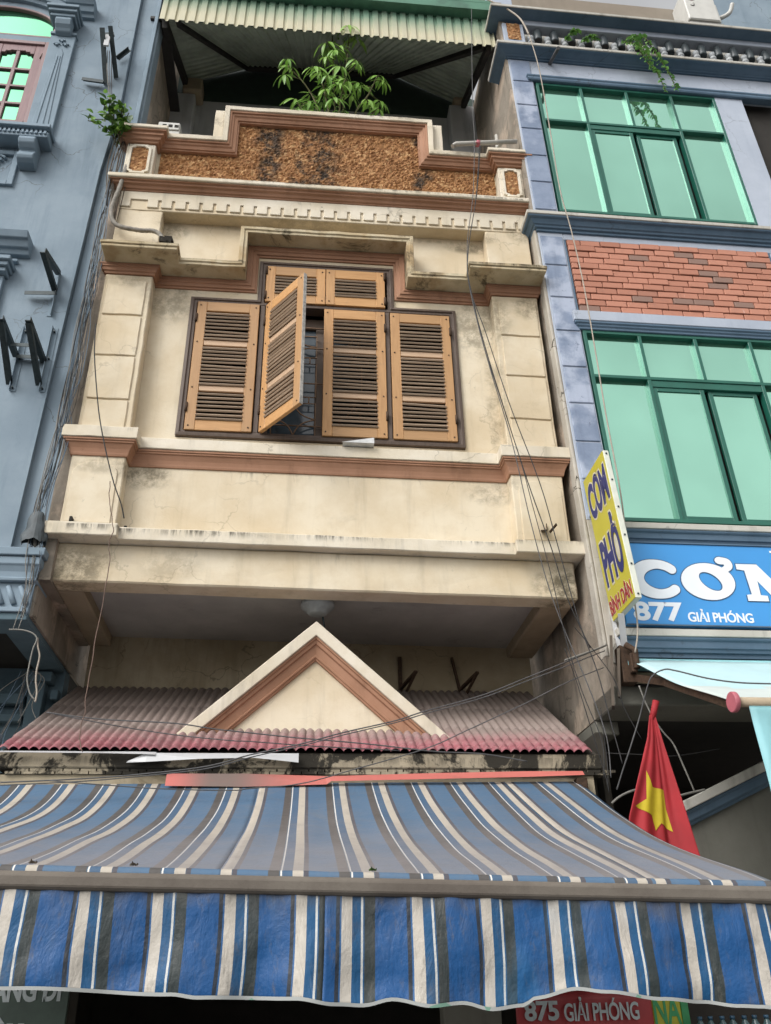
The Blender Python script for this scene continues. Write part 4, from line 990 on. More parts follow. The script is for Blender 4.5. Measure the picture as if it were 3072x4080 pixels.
# ground floor of the lavender house
rp(B(2.222, X1, YR, .3, 4.09, 4.23), 'front_beam', ['gable_grey'], bevel=.01)
rp(B(2.222, 2.40, .31, 3, 3.99, 4.098), 'side_beam', ['gable_grey'], bevel=.01)
rp(B(2.40, X1, .301, 3, 4.2, 4.26), 'soffit', ['dark'], bevel=0)
rp(B(2.17, X1, 2.9, 3, 0, 4.2), 'shop_back_wall', ['dark'], bevel=0)
rp(B(2.17, 2.22, .2, 3, 0, 3.98), 'shop_side_wall', ['shopwall'], bevel=0)
G0, G1 = (2.78, 3.40), (4.6, 4.165)
rp(MB().prism([(2.45, 2.2), (2.45, 3.22), (2.72, 3.335), (4.6, 4.12), (5.7, 3.7), (5.7, 2.2)], .22, .4), 'gable', ['gable_grey'], bevel=0)
gp = [(2.45, 3.19), (4.6, 4.09)]
rp(MB().sweep(gp, [(0, -.02), (0, .03), (.02, .04), (.03, .06), (.08, .075), (.085, .09), (.1, .095), (.1, -.02)], elev(.22), 1), 'gable_moulding', ['lav_trim'])
rp(MB().sweep(gp, [(.101, -.1), (.101, .11), (.165, .115), (.165, -.1)], elev(.22), 1), 'gable_cap', ['cap'])
rp(B(2.6, 5.7, .0, .2, 2.70, 2.78).box(2.6, 5.7, .02, .2, 2.6, 2.68), 'shutter_box', ['dark_green'])
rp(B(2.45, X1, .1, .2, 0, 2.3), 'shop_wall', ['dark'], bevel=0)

# blue shop board and its lettering
SB = thing('shop_board', 'wide sky blue board lettered CƠM 877 GIẢI PHÓNG on the lavender house', 'sign', (3.6, -.2, 4.7))
build(B(2.44, 5.6, -.19, -.127, 4.685, 5.36), 'panel', 'board_blue', SB, .004)
build(B(2.44, 5.6, -.2, -.191, 4.675, 4.684).box(2.44, 5.6, -.2, -.191, 5.361, 5.37), 'edge_frame', 'lav_trim', SB)
ym = -.1905
bz = lambda u, v, d: (u, ym-d, v)
def blob(mb, outer, inner, mi, y0, y1):
    """flat letter with a hole: two matching rings"""
    n_ = len(outer); o = len(mb.v)
    for ring in (outer, inner):
        for y in (y0, y1):
            for x, z in ring: mb.v.append((x, y, z))
    for i in range(n_):
        j = (i+1) % n_
        for a, b in ((0, 2*n_), (n_, 3*n_), (0, n_), (2*n_, 3*n_)):
            mb.f.append([o+a+i, o+a+j, o+b+j, o+b+i]); mb.m.append(mi); mb.s.append(False)
def letter_C(cx, cz, s, g):
    """fat round-ended C as outer and inner paths, g grows the outline"""
    pts_o, pts_i = [], []
    for i in range(33):
        t = rad(42)+rad(276)*i/32
        th = .055+.055*abs(math.sin((t-rad(90))/2+rad(0)))**1.2 if False else .075+.035*max(0, -math.cos(t))
        th = th+g
        rx, rz = .165, .125
        c = (cx+rx*math.cos(t), cz+rz*math.sin(t)); nx, nz = math.cos(t)*rz, math.sin(t)*rx; l = math.hypot(nx, nz)
        pts_o.append((c[0]+nx/l*th/2, c[1]+nz/l*th/2)); pts_i.append((c[0]-nx/l*th/2, c[1]-nz/l*th/2))
    return pts_o, pts_i
def add_stroke(mb, po, pi, y0, y1):
    n_ = len(po); o = len(mb.v)
    for y in (y0, y1):
        for ring in (po, pi):
            for x, z in ring: mb.v.append((x, y, z))
    for i in range(n_-1):
        for a, b in ((0, n_), (2*n_, 3*n_), (0, 2*n_), (n_, 3*n_)):
            mb.f.append([o+a+i, o+a+i+1, o+b+i+1, o+b+i]); mb.m.append(0); mb.s.append(False)
def disc(mb, cx, cz, rx, rz, y0, y1, n_=18, rot=0.0):
    mb.prism([(cx+rx*math.cos(t)*math.cos(rot)-rz*math.sin(t)*math.sin(rot), cz+rx*math.cos(t)*math.sin(rot)+rz*math.sin(t)*math.cos(rot)) for t in [2*math.pi*i/n_ for i in range(n_)]], y0, y1)
def ell(cx, cz, rx, rz, rot=0.0, n_=36):
    return [(cx+rx*math.cos(t)*math.cos(rot)-rz*math.sin(t)*math.sin(rot), cz+rx*math.cos(t)*math.sin(rot)+rz*math.sin(t)*math.cos(rot)) for t in [2*math.pi*i/n_ for i in range(n_)]]
for g, nm, mt, ya, yb in ((.014, 'letter_outline', 'letter_line', -.193, -.1902), (0, 'letter', 'letter_white', -.196, -.1931)):
    m_ = MB(); po, pi_ = letter_C(2.745, 5.055, 1, g); add_stroke(m_, po, pi_, ya, yb)
    for e in (0, -1):
        c = ((po[e][0]+pi_[e][0])/2, (po[e][1]+pi_[e][1])/2); r_e = math.dist(po[e], pi_[e])/2
        disc(m_, c[0], c[1], r_e, r_e, ya-.0003, yb)
    build(m_, nm, mt, SB)
    m_ = MB(); blob(m_, ell(3.145, 5.045, .215+g/2, .155+g/2), ell(3.165, 5.045, .1-g/2, .062-g/2, rad(-38)), 0, ya, yb)
    hk = smooth_path([(3.29, 0, 5.14), (3.335, 0, 5.175), (3.325, 0, 5.215), (3.275, 0, 5.225)], 4)
    for i, p in enumerate(hk): disc(m_, p.x, p.z, .03+g/2+.012*(i/len(hk)), .025+g/2+.008*(i/len(hk)), ya-.0003-.0001*i, yb, 12)
    build(m_, nm, mt, SB)
    m_ = MB(); gg = g/2
    m_.prism([(3.40-gg, 5.20+gg), (3.40-gg, 5.155-gg), (3.46-gg, 5.145), (3.475-gg, 4.945), (3.435-gg, 4.94), (3.435-gg, 4.89-gg), (3.60+gg, 4.89-gg), (3.60+gg, 4.935), (3.545+gg, 4.94), (3.545+gg, 5.06), (3.66, 4.90-gg), (3.75, 4.90-gg), (3.88, 5.06), (3.88, 4.94), (3.83, 4.93), (3.83-gg, 4.89-gg), (4.07, 4.89-gg), (4.07, 4.94), (4.0, 4.95), (4.0, 5.14), (4.06, 5.155), (4.06, 5.20+gg), (3.84, 5.20+gg), (3.71, 5.02), (3.57, 5.20+gg)], ya, yb)
    build(m_, nm, mt, SB)
def word(parent, name, mat, txt, u0, u1, v0, v1, mapf, off=.02, depth=.004, spacing=1.0, shear=0.0):
    m_ = MB(); letters(m_, txt, u0, u1, v0, v1, mapf, depth, off, 0, None, spacing, shear); return build(m_, name, mat, parent, fix=False)
word(SB, 'lettering', 'letter_white', '877', 2.505, 2.895, 4.71, 4.865, bz, .035, .003, .97)
word(SB, 'lettering', 'letter_white', 'GIẢI PHÓNG', 2.925, 3.44, 4.71, 4.815, bz, .022, .003, .95)
word(SB, 'lettering', 'letter_white', 'T', 3.71, 3.82, 5.235, 5.325, bz, .03, .003)
# projecting yellow sign
YS = thing('projecting_sign', 'tall narrow yellow sign reading CƠM PHỞ BÌNH DÂN beside the mint windows', 'sign', (2.34, -.37, 5.3))
ys0, ys1, yz0, yz1 = -.145, -.62, 4.71, 5.93
wy = lambda x, y, z: (x-.05*(z-5.3), y, z)
build(B(2.325, 2.37, ys1, ys0, yz0, yz1), 'box', 'sign_edge', YS, .004, wy)
build(B(2.3205, 2.3245, ys1+.004, ys0-.004, yz0+.004, yz1-.004), 'face_sheet', 'yellow', YS, 0, wy)
yx = 2.3200
lm = lambda u, v, d: wy(yx-d, u, v)
def sign_word(txt, u0, u1, v0, v1, mat, off, ol):
    m_ = MB(); vs = letters(m_, txt, u0, u1, v0, v1, lm, .0012, ol, 0); build(m_, 'letter_outline', 'outline', YS, fix=False)
    m_ = MB(); letters(m_, txt, u0, u1, v0, v1, lambda u, v, d: lm(u, v, d+.0015), .0015, off, 0, vs); build(m_, 'lettering', mat, YS, fix=False)
sign_word('CƠM', -.175, -.595, 5.52, 5.87, 'navy', .04, .075)
sign_word('PHỞ', -.19, -.59, 4.94, 5.47, 'navy', .04, .075)
sign_word('BÌNH DÂN', -.16, -.6, 4.745, 4.895, 'red_letter', .03, .055)
build(MB().bar((2.36, -.13, 4.85), (2.35, -.2, 4.45), .03, .02).bar((2.34, -.35, 4.70), (2.385, -.2, 4.42), .045, .012), 'bracket', 'galv', YS)
sc = MB()
for i in range(6):
    z = yz0+.03+i*.232; q = wy(2.347, ys1-.002, z); sc.box(q[0]-.006, q[0]+.006, ys1-.006, ys1-.001, z-.006, z+.006)
build(sc, 'screw', 'iron', YS)
# ------------------------------------------------------------------ pale aqua awning
AQ = thing('aqua_awning', 'pale aqua roller awning with hanging valance on the right under the blue board', 'awning', (3.4, -.9, 3.9))
def aq(u, v):
    x0, x1 = 2.40+.06*v, 5.4; x = x0+(x1-x0)*u; y = -.235-1.17*v; z = 4.385-.64*v-.03*math.sin(math.pi*v)+.01*noise.noise((x*2, v*3, 0))
    return (x, y, z)
m_ = MB().grid(40, 16, aq, 0, True)
for k, f in enumerate(m_.f):
    if k//40 >= 9+2*noise.noise((k % 40*.3, 1, 1)): m_.m[k] = 1
a_ = build(m_, 'canvas', ['aqua', 'aqua_dust'], AQ, fix=False); s_ = a_.modifiers.new('thickness', 'SOLIDIFY'); s_.thickness = .003
build(MB().tube([(2.47, -1.42, 3.735), (5.4, -1.42, 3.735)], .028, 10), 'front_bar', 'beam', AQ)
build(MB().tube([(2.445, -1.42, 3.735), (2.475, -1.42, 3.735)], .058, 20), 'bar_end_cap', 'pink', AQ, .004)
m_ = MB().grid(60, 20, lambda u, v: (2.54+2.8*u, -1.43-.03*v*math.sin(u*60+v)-.05*v*noise.noise((u*9, v, 3)), 3.715-.62*v), 0, True)
a_ = build(m_, 'valance', 'aqua_val', AQ, fix=False); s_ = a_.modifiers.new('thickness', 'SOLIDIFY'); s_.thickness = .003
build(MB().tube([(2.38, -.2, 4.365), (5.4, -.2, 4.365)], .045, 10), 'roller_tube', 'aqua_val', AQ)
build(B(2.43, 5.4, -.20, -.135, 4.245, 4.31), 'mounting_batten', 'beam', AQ, .004)
build(MB().bar((2.42, -.20, 4.27), (2.5, -.62, 4.10), .04, .05).bar((2.46, -.62, 4.10), (2.5, -1.38, 3.72), .035, .045), 'folding_arm', 'rust', AQ)
build(MB().box(2.33, 2.43, -.24, -.14, 4.22, 4.50).box(2.38, 2.42, -.30, -.241, 4.28, 4.42).tube([(2.36, -.28, 4.49), (2.42, -.30, 4.44), (2.41, -.31, 4.30)], .025, 8), 'end_bracket', 'rust', AQ, .006)
# splintered plank beside it
pk = MB().bar((2.235, -.20, 4.05), (2.29, -.22, 4.56), .11, .02).bar((2.29, -.21, 4.12), (2.33, -.23, 4.47), .05, .02)
build(pk, 'weathered_plank', 'twig', None, label='splintered grey plank with tangled wires beside the rusty awning bracket', cat='plank')

# ------------------------------------------------------------------ flag
FG = thing('flag', 'red flag with a yellow star drooping from a slanting pole behind the striped awning', 'flag', (2.25, -.6, 3.0))
build(MB().tube([(2.362, -.62, 3.965), (2.305, -.55, 3.72), (2.15, -.4, 3.05)], .011, 8), 'pole', 'stem', FG)
build(MB().tube([(2.366, -.625, 3.975), (2.325, -.60, 3.85)], .022, 8), 'sleeve', 'flag_red', FG)
def interp(tab, t):
    for (a, xa), (b, xb) in zip(tab, tab[1:]):
        if t <= b: return xa+(xb-xa)*(t-a)/(b-a)
    return tab[-1][1]
fl = [(0, 2.305), (.15, 2.265), (.65, 2.060), (1, 1.955)]; frt = [(0, 2.345), (.15, 2.362), (1, 2.47)]
def flag_pt(u, v):
    xl, xr = interp(fl, v), interp(frt, v); x = xl+(xr-xl)*u; z = 3.88-.98*v+.05*v*(.5-u)
    y = -.62-.03*math.sin(u*5+.6)*v-.07*v*max(0, u-.66)/.34-.03*v*math.exp(-((u-.68)/.05)**2)*-1.0+.04*noise.noise((u*4, v*2.5, 1))*v-.02*math.sin(u*19+v*3)*v*(1-u*.6)
    return Vector((x, y, z))
m_ = MB().grid(48, 40, flag_pt, 0, True)
a_ = build(m_, 'cloth', 'flag_red', FG, fix=False); s_ = a_.modifiers.new('thickness', 'SOLIDIFY'); s_.thickness = .0015
star_xz = [(2.218, 3.528), (2.243, 3.427), (2.318, 3.412), (2.318, 3.30), (2.336, 3.165), (2.268, 3.215), (2.226, 3.172), (2.214, 3.26), (2.110, 3.312), (2.190, 3.355)]
def uv_of(x, z):
    v = (3.88-z)/.98
    for _ in range(8):
        xl, xr = interp(fl, v), interp(frt, v); u = (x-xl)/(xr-xl); v = (3.88-z+.05*v*(.5-u))/.98
    return u, v
m_ = MB(); cx = sum(p[0] for p in star_xz)/10; cz = sum(p[1] for p in star_xz)/10
for i in range(10):
    a, b = star_xz[i], star_xz[(i+1) % 10]; K = 8; idx = {}
    o = len(m_.v)
    for r in range(K+1):
        for c in range(r+1):
            t = r/K; s_ = (c/r if r else 0)
            x = cx+((a[0]+(b[0]-a[0])*s_)-cx)*t; z = cz+((a[1]+(b[1]-a[1])*s_)-cz)*t
            u, v = uv_of(x, z); p = flag_pt(max(0, min(1, u)), v); idx[(r, c)] = len(m_.v); m_.v.append((p.x, p.y-.006, p.z))
    for r in range(K):
        for c in range(r+1):
            m_.f.append([idx[(r, c)], idx[(r+1, c)], idx[(r+1, c+1)]]); m_.m.append(0); m_.s.append(True)
            if c < r: m_.f.append([idx[(r, c)], idx[(r+1, c+1)], idx[(r, c+1)]]); m_.m.append(0); m_.s.append(True)
build(m_, 'star', 'flag_star', FG, fix=False)

# ------------------------------------------------------------------ boards and bottles under the valance
RS = thing('number_banner', 'crumpled red banner reading 875 GIẢI PHÓNG under the striped valance', 'sign', (1.75, -.4, 2.05))
m_ = MB().grid(40, 8, lambda u, v: (1.315+.80*u, -.4-.008*math.sin(u*14)-.01*abs(noise.noise((u*4, v*2, 2))), 1.95+.38*v), 0, True)
a_ = build(m_, 'sheet', 'sign_red', RS, fix=False); s_ = a_.modifiers.new('thickness', 'SOLIDIFY'); s_.thickness = .002
nb = lambda u, v, d: (u, -.419-d, v)
word(RS, 'lettering', 'letter_grey', '875', 1.36, 1.56, 2.185, 2.285, nb, .03, .003, .95)
word(RS, 'lettering', 'letter_grey', 'GIẢI PHÓNG', 1.59, 2.03, 2.18, 2.30, nb, .02, .003, .95)
GS = thing('yellow_panel', 'yellow-green panel with green edge and cut-off letters, right of the red banner', 'sign', (2.2, -.38, 2.0))
build(B(2.12, 2.29, -.40, -.37, 1.95, 2.30), 'panel', 'sign_yellow2', GS, .003)
build(B(2.291, 2.335, -.405, -.37, 1.95, 2.30), 'edge', 'sign_green', GS, .003)
word(GS, 'lettering', 'sign_green', 'NA', 2.125, 2.285, 2.15, 2.30, lambda u, v, d: (u, -.4005-d, v), .02, .003)
LS = thing('green_board', 'dark green board with grey lettering at the lower left corner below the valance', 'sign', (-1.3, -1, 2.1))
rot_l = lambda u, v, d: (u, -1.0+(u+1.06)*-.35-d, v)
build(B(-1.9, -1.035, -.005, .02, 1.8, 2.62), 'panel', 'dark_green', LS, .002, lambda x, y, z: (x, -1.0+(x+1.06)*-.35+y+.004, z))
word(LS, 'lettering', 'letter_grey', 'HÀNG ĐI', -1.50, -1.075, 2.345, 2.475, rot_l, .035, .004, .95)
word(LS, 'lettering', 'letter_grey', 'lâu', -1.46, -1.24, 2.19, 2.285, rot_l, .035, .004)
build(B(2.30, 2.80, -.62, -.3, 1.98, 2.0), 'bottle_shelf', 'shopwall', None, label='dim shelf below the right end of the valance carrying plastic bottles', cat='shelf')
bt = thing('bottle', 'plastic bottle in the row on the dim shelf at lower right', 'bottle', (2.35, -.5, 2.0), 'bottles on the shelf')
for nm, me in (('body', mesh_of(MB().lathe((0, 0, 0), [(.028, 0), (.03, .01), (.03, .12), (.026, .145), (.013, .165), (.012, .172)], 12), 'body', ['bottle'])), ('cap', mesh_of(MB().lathe((0, 0, .172), [(.014, 0), (.014, .018)], 10), 'cap', ['bottle_cap']))):
    o = bpy.data.objects.new(nm, me); COL.objects.link(o); o.parent = bt
for i in range(1, 7): copy_thing(bt, (2.35+.066*i, -.5+.01*(i % 2), 2.0))

# ================================================================== the slate blue house on the left
YB = .05
Q = thing('blue_house', 'slate blue ornate house with mauve-brown joinery at the left, beside the cream house', 'house', (-3.2, 1.5, 0))
def qp(mb, name, mats, parent=Q, bevel=.005, **k): return build(mb, name, mats, parent, bevel, None, **k)
qp(B(-6.0, -3.965, YB, .4, 5.2, 14.5).box(-3.965, -2.835, YB, .4, 5.2, 9.75).box(-2.835, -2.25, YB, .4, 5.2, 14.5).box(-3.965, -2.835, YB, .4, 12.05, 14.5), 'wall', ['blue'], bevel=0)
for sx in (1, -1):
    cxw = -3.40; pts = [(cxw+sx*.565, 11.5)]+[(cxw+sx*.62*math.cos(t), 11.60+.33*math.sin(t)) for t in [i*math.pi/2/10 for i in range(11)]]+[(cxw, 12.05), (cxw+sx*.565, 12.05)]
    qp(MB().prism([p for p in pts if abs(p[0]-cxw) <= .5651], YB, .3), 'arch_spandrel', ['blue'], bevel=0)
qp(B(-6, -1.9, .401, 3, 4.75, 13.5), 'core_wall', ['dark'], bevel=0)
qp(B(-1.905, -1.885, YB+.005, 3, 4.745, 9.3), 'flank_wall', ['party'], bevel=0)
qp(B(-1.885, -1.775, .31, 1.7, 9.32, 14), 'upper_flank', ['party'], bevel=0)
edge = [(-2.155, 5.24), (-1.885, 5.24), (-1.872, 9.31), (-1.80, 9.35), (-1.765, 10.3), (-1.735, 14.2), (-2.0, 14.2), (-1.99, 10.4), (-2.055, 9.4), (-2.085, 7.9)]
qp(MB().prism([(-2.25, 5.2), (-2.135, 5.2), (-2.085, 7.9), (-2.055, 9.4), (-1.99, 10.4), (-2.0, 14.5), (-2.25, 14.5)], YB, .4), 'wall_edge', ['blue'], bevel=0)
qp(MB().prism(edge, .105, .3), 'corner_strip', ['blue'], bevel=.01)
qp(MB().prism([(-1.835, 9.5), (-1.795, 9.5), (-1.745, 14), (-1.785, 14)], .06, .104), 'corner_bead', ['blue_trim'])
# bottom cornice and fluted frieze
qp(MB().sweep([(-6, 0), (-1.915, 0), (-1.915, .3)], [(.07, 5.175), (.075, 5.235), (-.05, 5.24), (-.05, 5.175)], plan, -1), 'cornice_cap', ['blue_trim'])
qp(MB().sweep([(-6, 0), (-1.915, 0), (-1.915, .3)], [(.05, 5.17), (-.05, 5.17), (-.05, 4.985), (.03, 4.985), (.035, 5.01), (.015, 5.015), (.02, 5.06), (.04, 5.105), (.05, 5.11)], plan, -1), 'cornice', ['blue_trim'])
qp(B(-6, -1.905, .012, .3, 4.755, 4.984).box(-6, -1.93, -.01, .011, 4.755, 4.79), 'frieze', ['blue_trim'])
fl_ = mesh_of(MB().tube([(-.035, 0, .07), (.03, -.008, -.07)], .019, 8), 'flute', ['blue_trim'])
for i in range(9): place(fl_, 'flute', (-1.955-.085*i, .012, 4.885), parent=Q)
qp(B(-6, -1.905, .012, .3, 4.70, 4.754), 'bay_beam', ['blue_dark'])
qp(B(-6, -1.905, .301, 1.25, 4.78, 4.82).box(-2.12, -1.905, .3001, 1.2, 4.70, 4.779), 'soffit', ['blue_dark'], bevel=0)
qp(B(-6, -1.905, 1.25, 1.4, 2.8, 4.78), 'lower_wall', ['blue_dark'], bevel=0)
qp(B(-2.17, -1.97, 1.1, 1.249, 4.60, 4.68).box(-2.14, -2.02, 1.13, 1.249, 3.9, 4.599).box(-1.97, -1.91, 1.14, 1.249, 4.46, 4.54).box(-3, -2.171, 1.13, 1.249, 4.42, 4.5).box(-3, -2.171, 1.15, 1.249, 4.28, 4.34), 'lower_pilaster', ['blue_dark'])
qp(B(-6, -1.97, -.05, .2, 3.4, 3.93), 'lower_fascia', ['blue_trim'])
# tall arched window with mauve joinery
def joinery_frame(x0, x1, z0, z1, w, y0, y1): return MB().box(x0, x0+w, y0, y1, z0, z1).box(x1-w, x1, y0, y1, z0, z1).box(x0+w, x1-w, y0+.001, y1, z1-w, z1).box(x0+w, x1-w, y0+.001, y1, z0, z0+w)
wf = qp(joinery_frame(-3.965, -2.835, 9.80, 11.335, .05, YB-.02, YB+.08), 'window', ['red_wood'])
for sx in (0, 1):
    a, b = ((-3.405, -2.885), (-3.915, -3.41))[sx]
    s = MB().box(a, a+.09, YB, YB+.05, 9.85, 11.28).box(b-.09, b, YB, YB+.05, 9.85, 11.28).box(a+.09, b-.09, YB+.001, YB+.05, 9.85, 9.93)
    s.prism([(a+.09, 11.28), (a+.09, 11.14), (a+.13, 11.14), (a+.14, 11.17), (a+.17, 11.165), (a+.19, 11.185), ((a+b)/2, 11.18), (b-.19, 11.185), (b-.17, 11.165), (b-.14, 11.17), (b-.13, 11.14), (b-.09, 11.14), (b-.09, 11.28)], YB+.0015, YB+.05)
    qp(s, 'sash', ['red_wood'], wf, .004)
    m = (a+b)/2
    gb = MB().box(m-.018, m+.018, YB+.006, YB+.045, 9.93, 11.19)
    for z in (10.06, 10.335, 10.61, 10.885): gb.box(a+.09, b-.09, YB+.008, YB+.045, z-.016, z+.016)
    qp(gb, 'glazing_bar', ['red_wood'], wf, .003)
    zs_ = [9.93, 10.06, 10.335, 10.61, 10.885, 11.2]
    for zi in range(5):
        for pa_, pb_ in ((a+.09, m-.018), (m+.018, b-.09)):
            qp(B(pa_, pb_, YB+.03, YB+.034, zs_[zi]+.016, zs_[zi+1]-.016), 'pane', ['green_glass_left'], wf, 0)
for z in (9.95, 11.05): qp(MB().tube([(-2.90, YB-.012, z), (-2.885, YB-.012, z+.09)], .008, 6), 'hinge', ['rust'], wf)
qp(B(-3.965, -2.835, YB-.005, YB+.1, 11.336, 11.43), 'window_transom', ['blue_trim'])
af = [(-3.40+.55*math.cos(t), 11.62+.30*math.sin(t)) for t in [math.pi*i/24 for i in range(25)]]
fan = qp(MB().sweep([(-2.85, 11.45)]+af+[(-3.95, 11.45)], [(0, -.08), (0, .0), (.028, .006), (.03, -.08)], elev(YB), -1).box(-3.95, -2.85, YB-.001, YB+.08, 11.431, 11.462), 'fanlight', ['red_wood'])
qp(MB().prism([(-2.85, 11.462)]+af+[(-3.95, 11.462)], YB+.04, YB+.044), 'pane', ['green_glass_left'], fan, 0)
# moulded arch hood with level ends
ah = [(-2.44, 11.80), (-2.735, 11.80)]+[(-3.40+.70*math.cos(t), 11.60+.42*math.sin(t)) for t in [math.pi*i/26 for i in range(4, 23)]]+[(-4.065, 11.80), (-4.36, 11.80)]
qp(MB().sweep(ah, [(0, -.02), (0, .04), (.035, .055), (.04, .085), (.10, .11), (.105, .13), (.15, .16), (.16, .19), (.205, .20), (.21, -.02)], elev(YB), -1), 'arch_hood', ['blue_trim'])
for sx in (1, -1):
    mx = lambda x: x if sx > 0 else -6.80-x
    def mb_box(m_, x0, x1, *r): a, b = sorted((mx(x0), mx(x1))); return m_.box(a, b, *r)
    p = mb_box(MB(), -2.835, -2.575, YB-.05, YB+.02, 9.83, 11.42)
    pil = qp(p, 'window_pilaster', ['blue_trim'])
    if sx > 0:
        qp(MB().prism([(-2.79, 9.86), (-2.62, 9.86), (-2.655, 10.9), (-2.66, 11.12), (-2.69, 11.2), (-2.72, 11.12), (-2.745, 10.9)], YB-.058, YB-.049), 'tapered_panel', ['blue_trim'], pil, .006)
        qp(MB().prism([(-2.755, 9.86), (-2.735, 9.86), (-2.70, 11.05), (-2.715, 11.05)], YB-.066, YB-.057).prism([(-2.69, 9.86), (-2.67, 9.86), (-2.675, 11.05), (-2.69, 11.05)], YB-.066, YB-.057), 'reed', ['blue_trim'], pil, .003)
        o3 = MB()
        for dx, dz in ((-.045, 11.25), (.045, 11.25), (0, 11.315)):
            o3.tube([(-2.70+dx+.028*math.cos(t), YB-.06, dz+.02*math.sin(t)) for t in [math.pi*i/8 for i in range(9)]], .01, 6)
            o3.tube([(-2.70+dx, YB-.045, dz-.012), (-2.70+dx, YB-.075, dz-.012)], .014, 8)
        qp(o3, 'rosette', ['blue_trim'], pil, 0)
        sw = MB()
        prf = [(YB-.05+0, 11.60), (YB-.14, 11.595), (YB-.165, 11.57), (YB-.17, 11.53), (YB-.15, 11.48), (YB-.12, 11.45), (YB-.10, 11.42), (YB-.05, 11.40)]
        sw.prism_x(prf, -2.785, -2.62); qp(sw, 'scroll_bracket', ['blue_trim'], pil, .006)
    cb = MB(); mb_box(cb, -2.85, -2.59, YB-.16, YB+.02, 11.60, 11.645); mb_box(cb, -2.87, -2.57, YB-.19, YB+.02, 11.646, 11.69); mb_box(cb, -2.89, -2.55, YB-.215, YB+.02, 11.691, 11.735)
    qp(mb_box(MB(), -2.84, -2.565, YB-.07, YB+.02, 11.421, 11.46), 'necking', ['blue_trim'])
    qp(cb, 'capital', ['blue_trim'])
    sb_ = MB(); prf = [(YB-.0, 9.62), (YB-.15, 9.62), (YB-.19, 9.60), (YB-.205, 9.56), (YB-.19, 9.52), (YB-.15, 9.49), (YB-.12, 9.475), (YB-.13, 9.44), (YB-.15, 9.42), (YB-.155, 9.385), (YB-.14, 9.355), (YB-.10, 9.335), (YB, 9.33)]
    a, b = sorted((mx(-2.80), mx(-2.645))); sb_.prism_x(prf, a, b); qp(sb_, 'console', ['blue_trim'], bevel=.006)
    fl2 = MB(); 
sl_ = MB().box(-4.26, -2.54, YB-.19, YB+.02, 9.755, 9.80).box(-4.24, -2.56, YB-.13, YB+.02, 9.70, 9.754).box(-4.25, -2.55, YB-.17, YB+.02, 9.63, 9.699)
qp(sl_, 'window_sill', ['blue_trim'])
dn = mesh_of(MB().prism([(-.014, .03), (.014, .03), (.009, -.03), (-.009, -.03)], -.012, .008), 'sill_dentil', ['blue_trim'], .002)
dn2 = mesh_of(B(-.011, .011, -.01, .008, -.017, .017), 'sill_dentil', ['blue_trim'], .002)
for i in range(28):
    place(dn, 'sill_dentil', (-2.595-.042*i, YB-.14, 9.73), parent=Q)
    place(dn2, 'sill_dentil', (-2.575-.042*i, YB-.178, 9.675), parent=Q)
qp(joinery_frame(-3.98, -2.82, 9.10, 9.57, .055, YB-.035, YB+.01), 'apron_frame', ['blue_trim'])
ro = MB()
for k in range(7):
    t = k/6; ro.tube([(-3.0-.16*t+.05*math.cos(a), YB-.02, 9.46-.2*t+.04*math.sin(a)) for a in [i*.7 for i in range(7)]], .016, 6)
qp(ro, 'apron_ornament', ['blue_trim'], bevel=0)
# lower window's hood
qp(MB().sweep([(-4.6, 8.19), (-2.50, 8.19)], [(0, -.02), (0, .05), (.04, .07), (.045, .10), (.1, .13), (.105, .16), (.17, .19), (.18, -.02)], elev(YB), 1), 'lower_hood', ['blue_trim'])
qp(MB().box(-3.0, -2.585, YB-.05, YB+.01, 8.11, 8.14).box(-2.9, -2.60, YB-.17, YB+.01, 8.02, 8.065).box(-2.9, -2.62, YB-.14, YB+.01, 7.975, 8.019).box(-2.9, -2.64, YB-.11, YB+.01, 7.93, 7.974).box(-2.9, -2.665, YB-.05, YB+.01, 6.2, 7.929), 'lower_pilaster_cap', ['blue_trim'])
# ------------------------------------------------------------------ empty air conditioner brackets on the blue wall
def l_bar(mb, a, b, w=.035, th=.005, u=(0, 0, 1), side=1):
    """angle section from a to b"""
    a, b, u = Vector(a), Vector(b), Vector(u); d = (b-a).normalized(); sx = d.cross(u).normalized(); u = sx.cross(d)
    mb.obox((a+b)/2+u*w/2, (b-a)/2, sx*th/2, u*w/2); mb.obox((a+b)/2+sx*side*w/2, (b-a)/2, sx*w/2, u*th/2)
def wall_bracket(x, zt, zb, za, reach, label, side=1, cross=None):
    t_ = thing('iron_bracket', label, 'bracket', (x, YB, zb), 'empty brackets on the blue wall')
    m_ = MB(); l_bar(m_, (x, YB-.004, zb), (x, YB-.004, zt), .04, .005, (0, -1, 0), side); build(m_, 'wall_angle', 'blue_trim', t_)
    m_ = MB(); l_bar(m_, (x, YB-.01, za), (x, YB-reach, za+.015), .04, .005, (0, 0, 1), side); build(m_, 'arm', 'iron', t_)
    m_ = MB(); l_bar(m_, (x, YB-.012, zb+.06), (x, YB-reach+.02, za), .04, .005, (0, 0, 1), side); build(m_, 'brace', 'iron', t_)
    if cross:
        m_ = MB()
        for yy in cross: l_bar(m_, (x, yy, za-.002), (x+.235, yy, za-.002), .035, .005, (0, 0, -1), 1)
        build(m_, 'crossbar', 'iron', t_)
    for z in (zb+.03, (zb+zt)/2, zt-.05): build(MB().tube([(x+.018*side, YB, z), (x+.018*side, YB-.035, z)], .008, 6), 'bolt', 'iron', t_)
    return t_
wall_bracket(-2.40, 7.38, 6.71, 7.06, .47, 'dark iron bracket on the blue wall, left one of a pair joined by crossbars', 1, (.0, -.15))
wall_bracket(-2.165, 7.40, 6.715, 7.01, .53, 'dark iron bracket on the blue wall, right one of a pair joined by crossbars', 1)
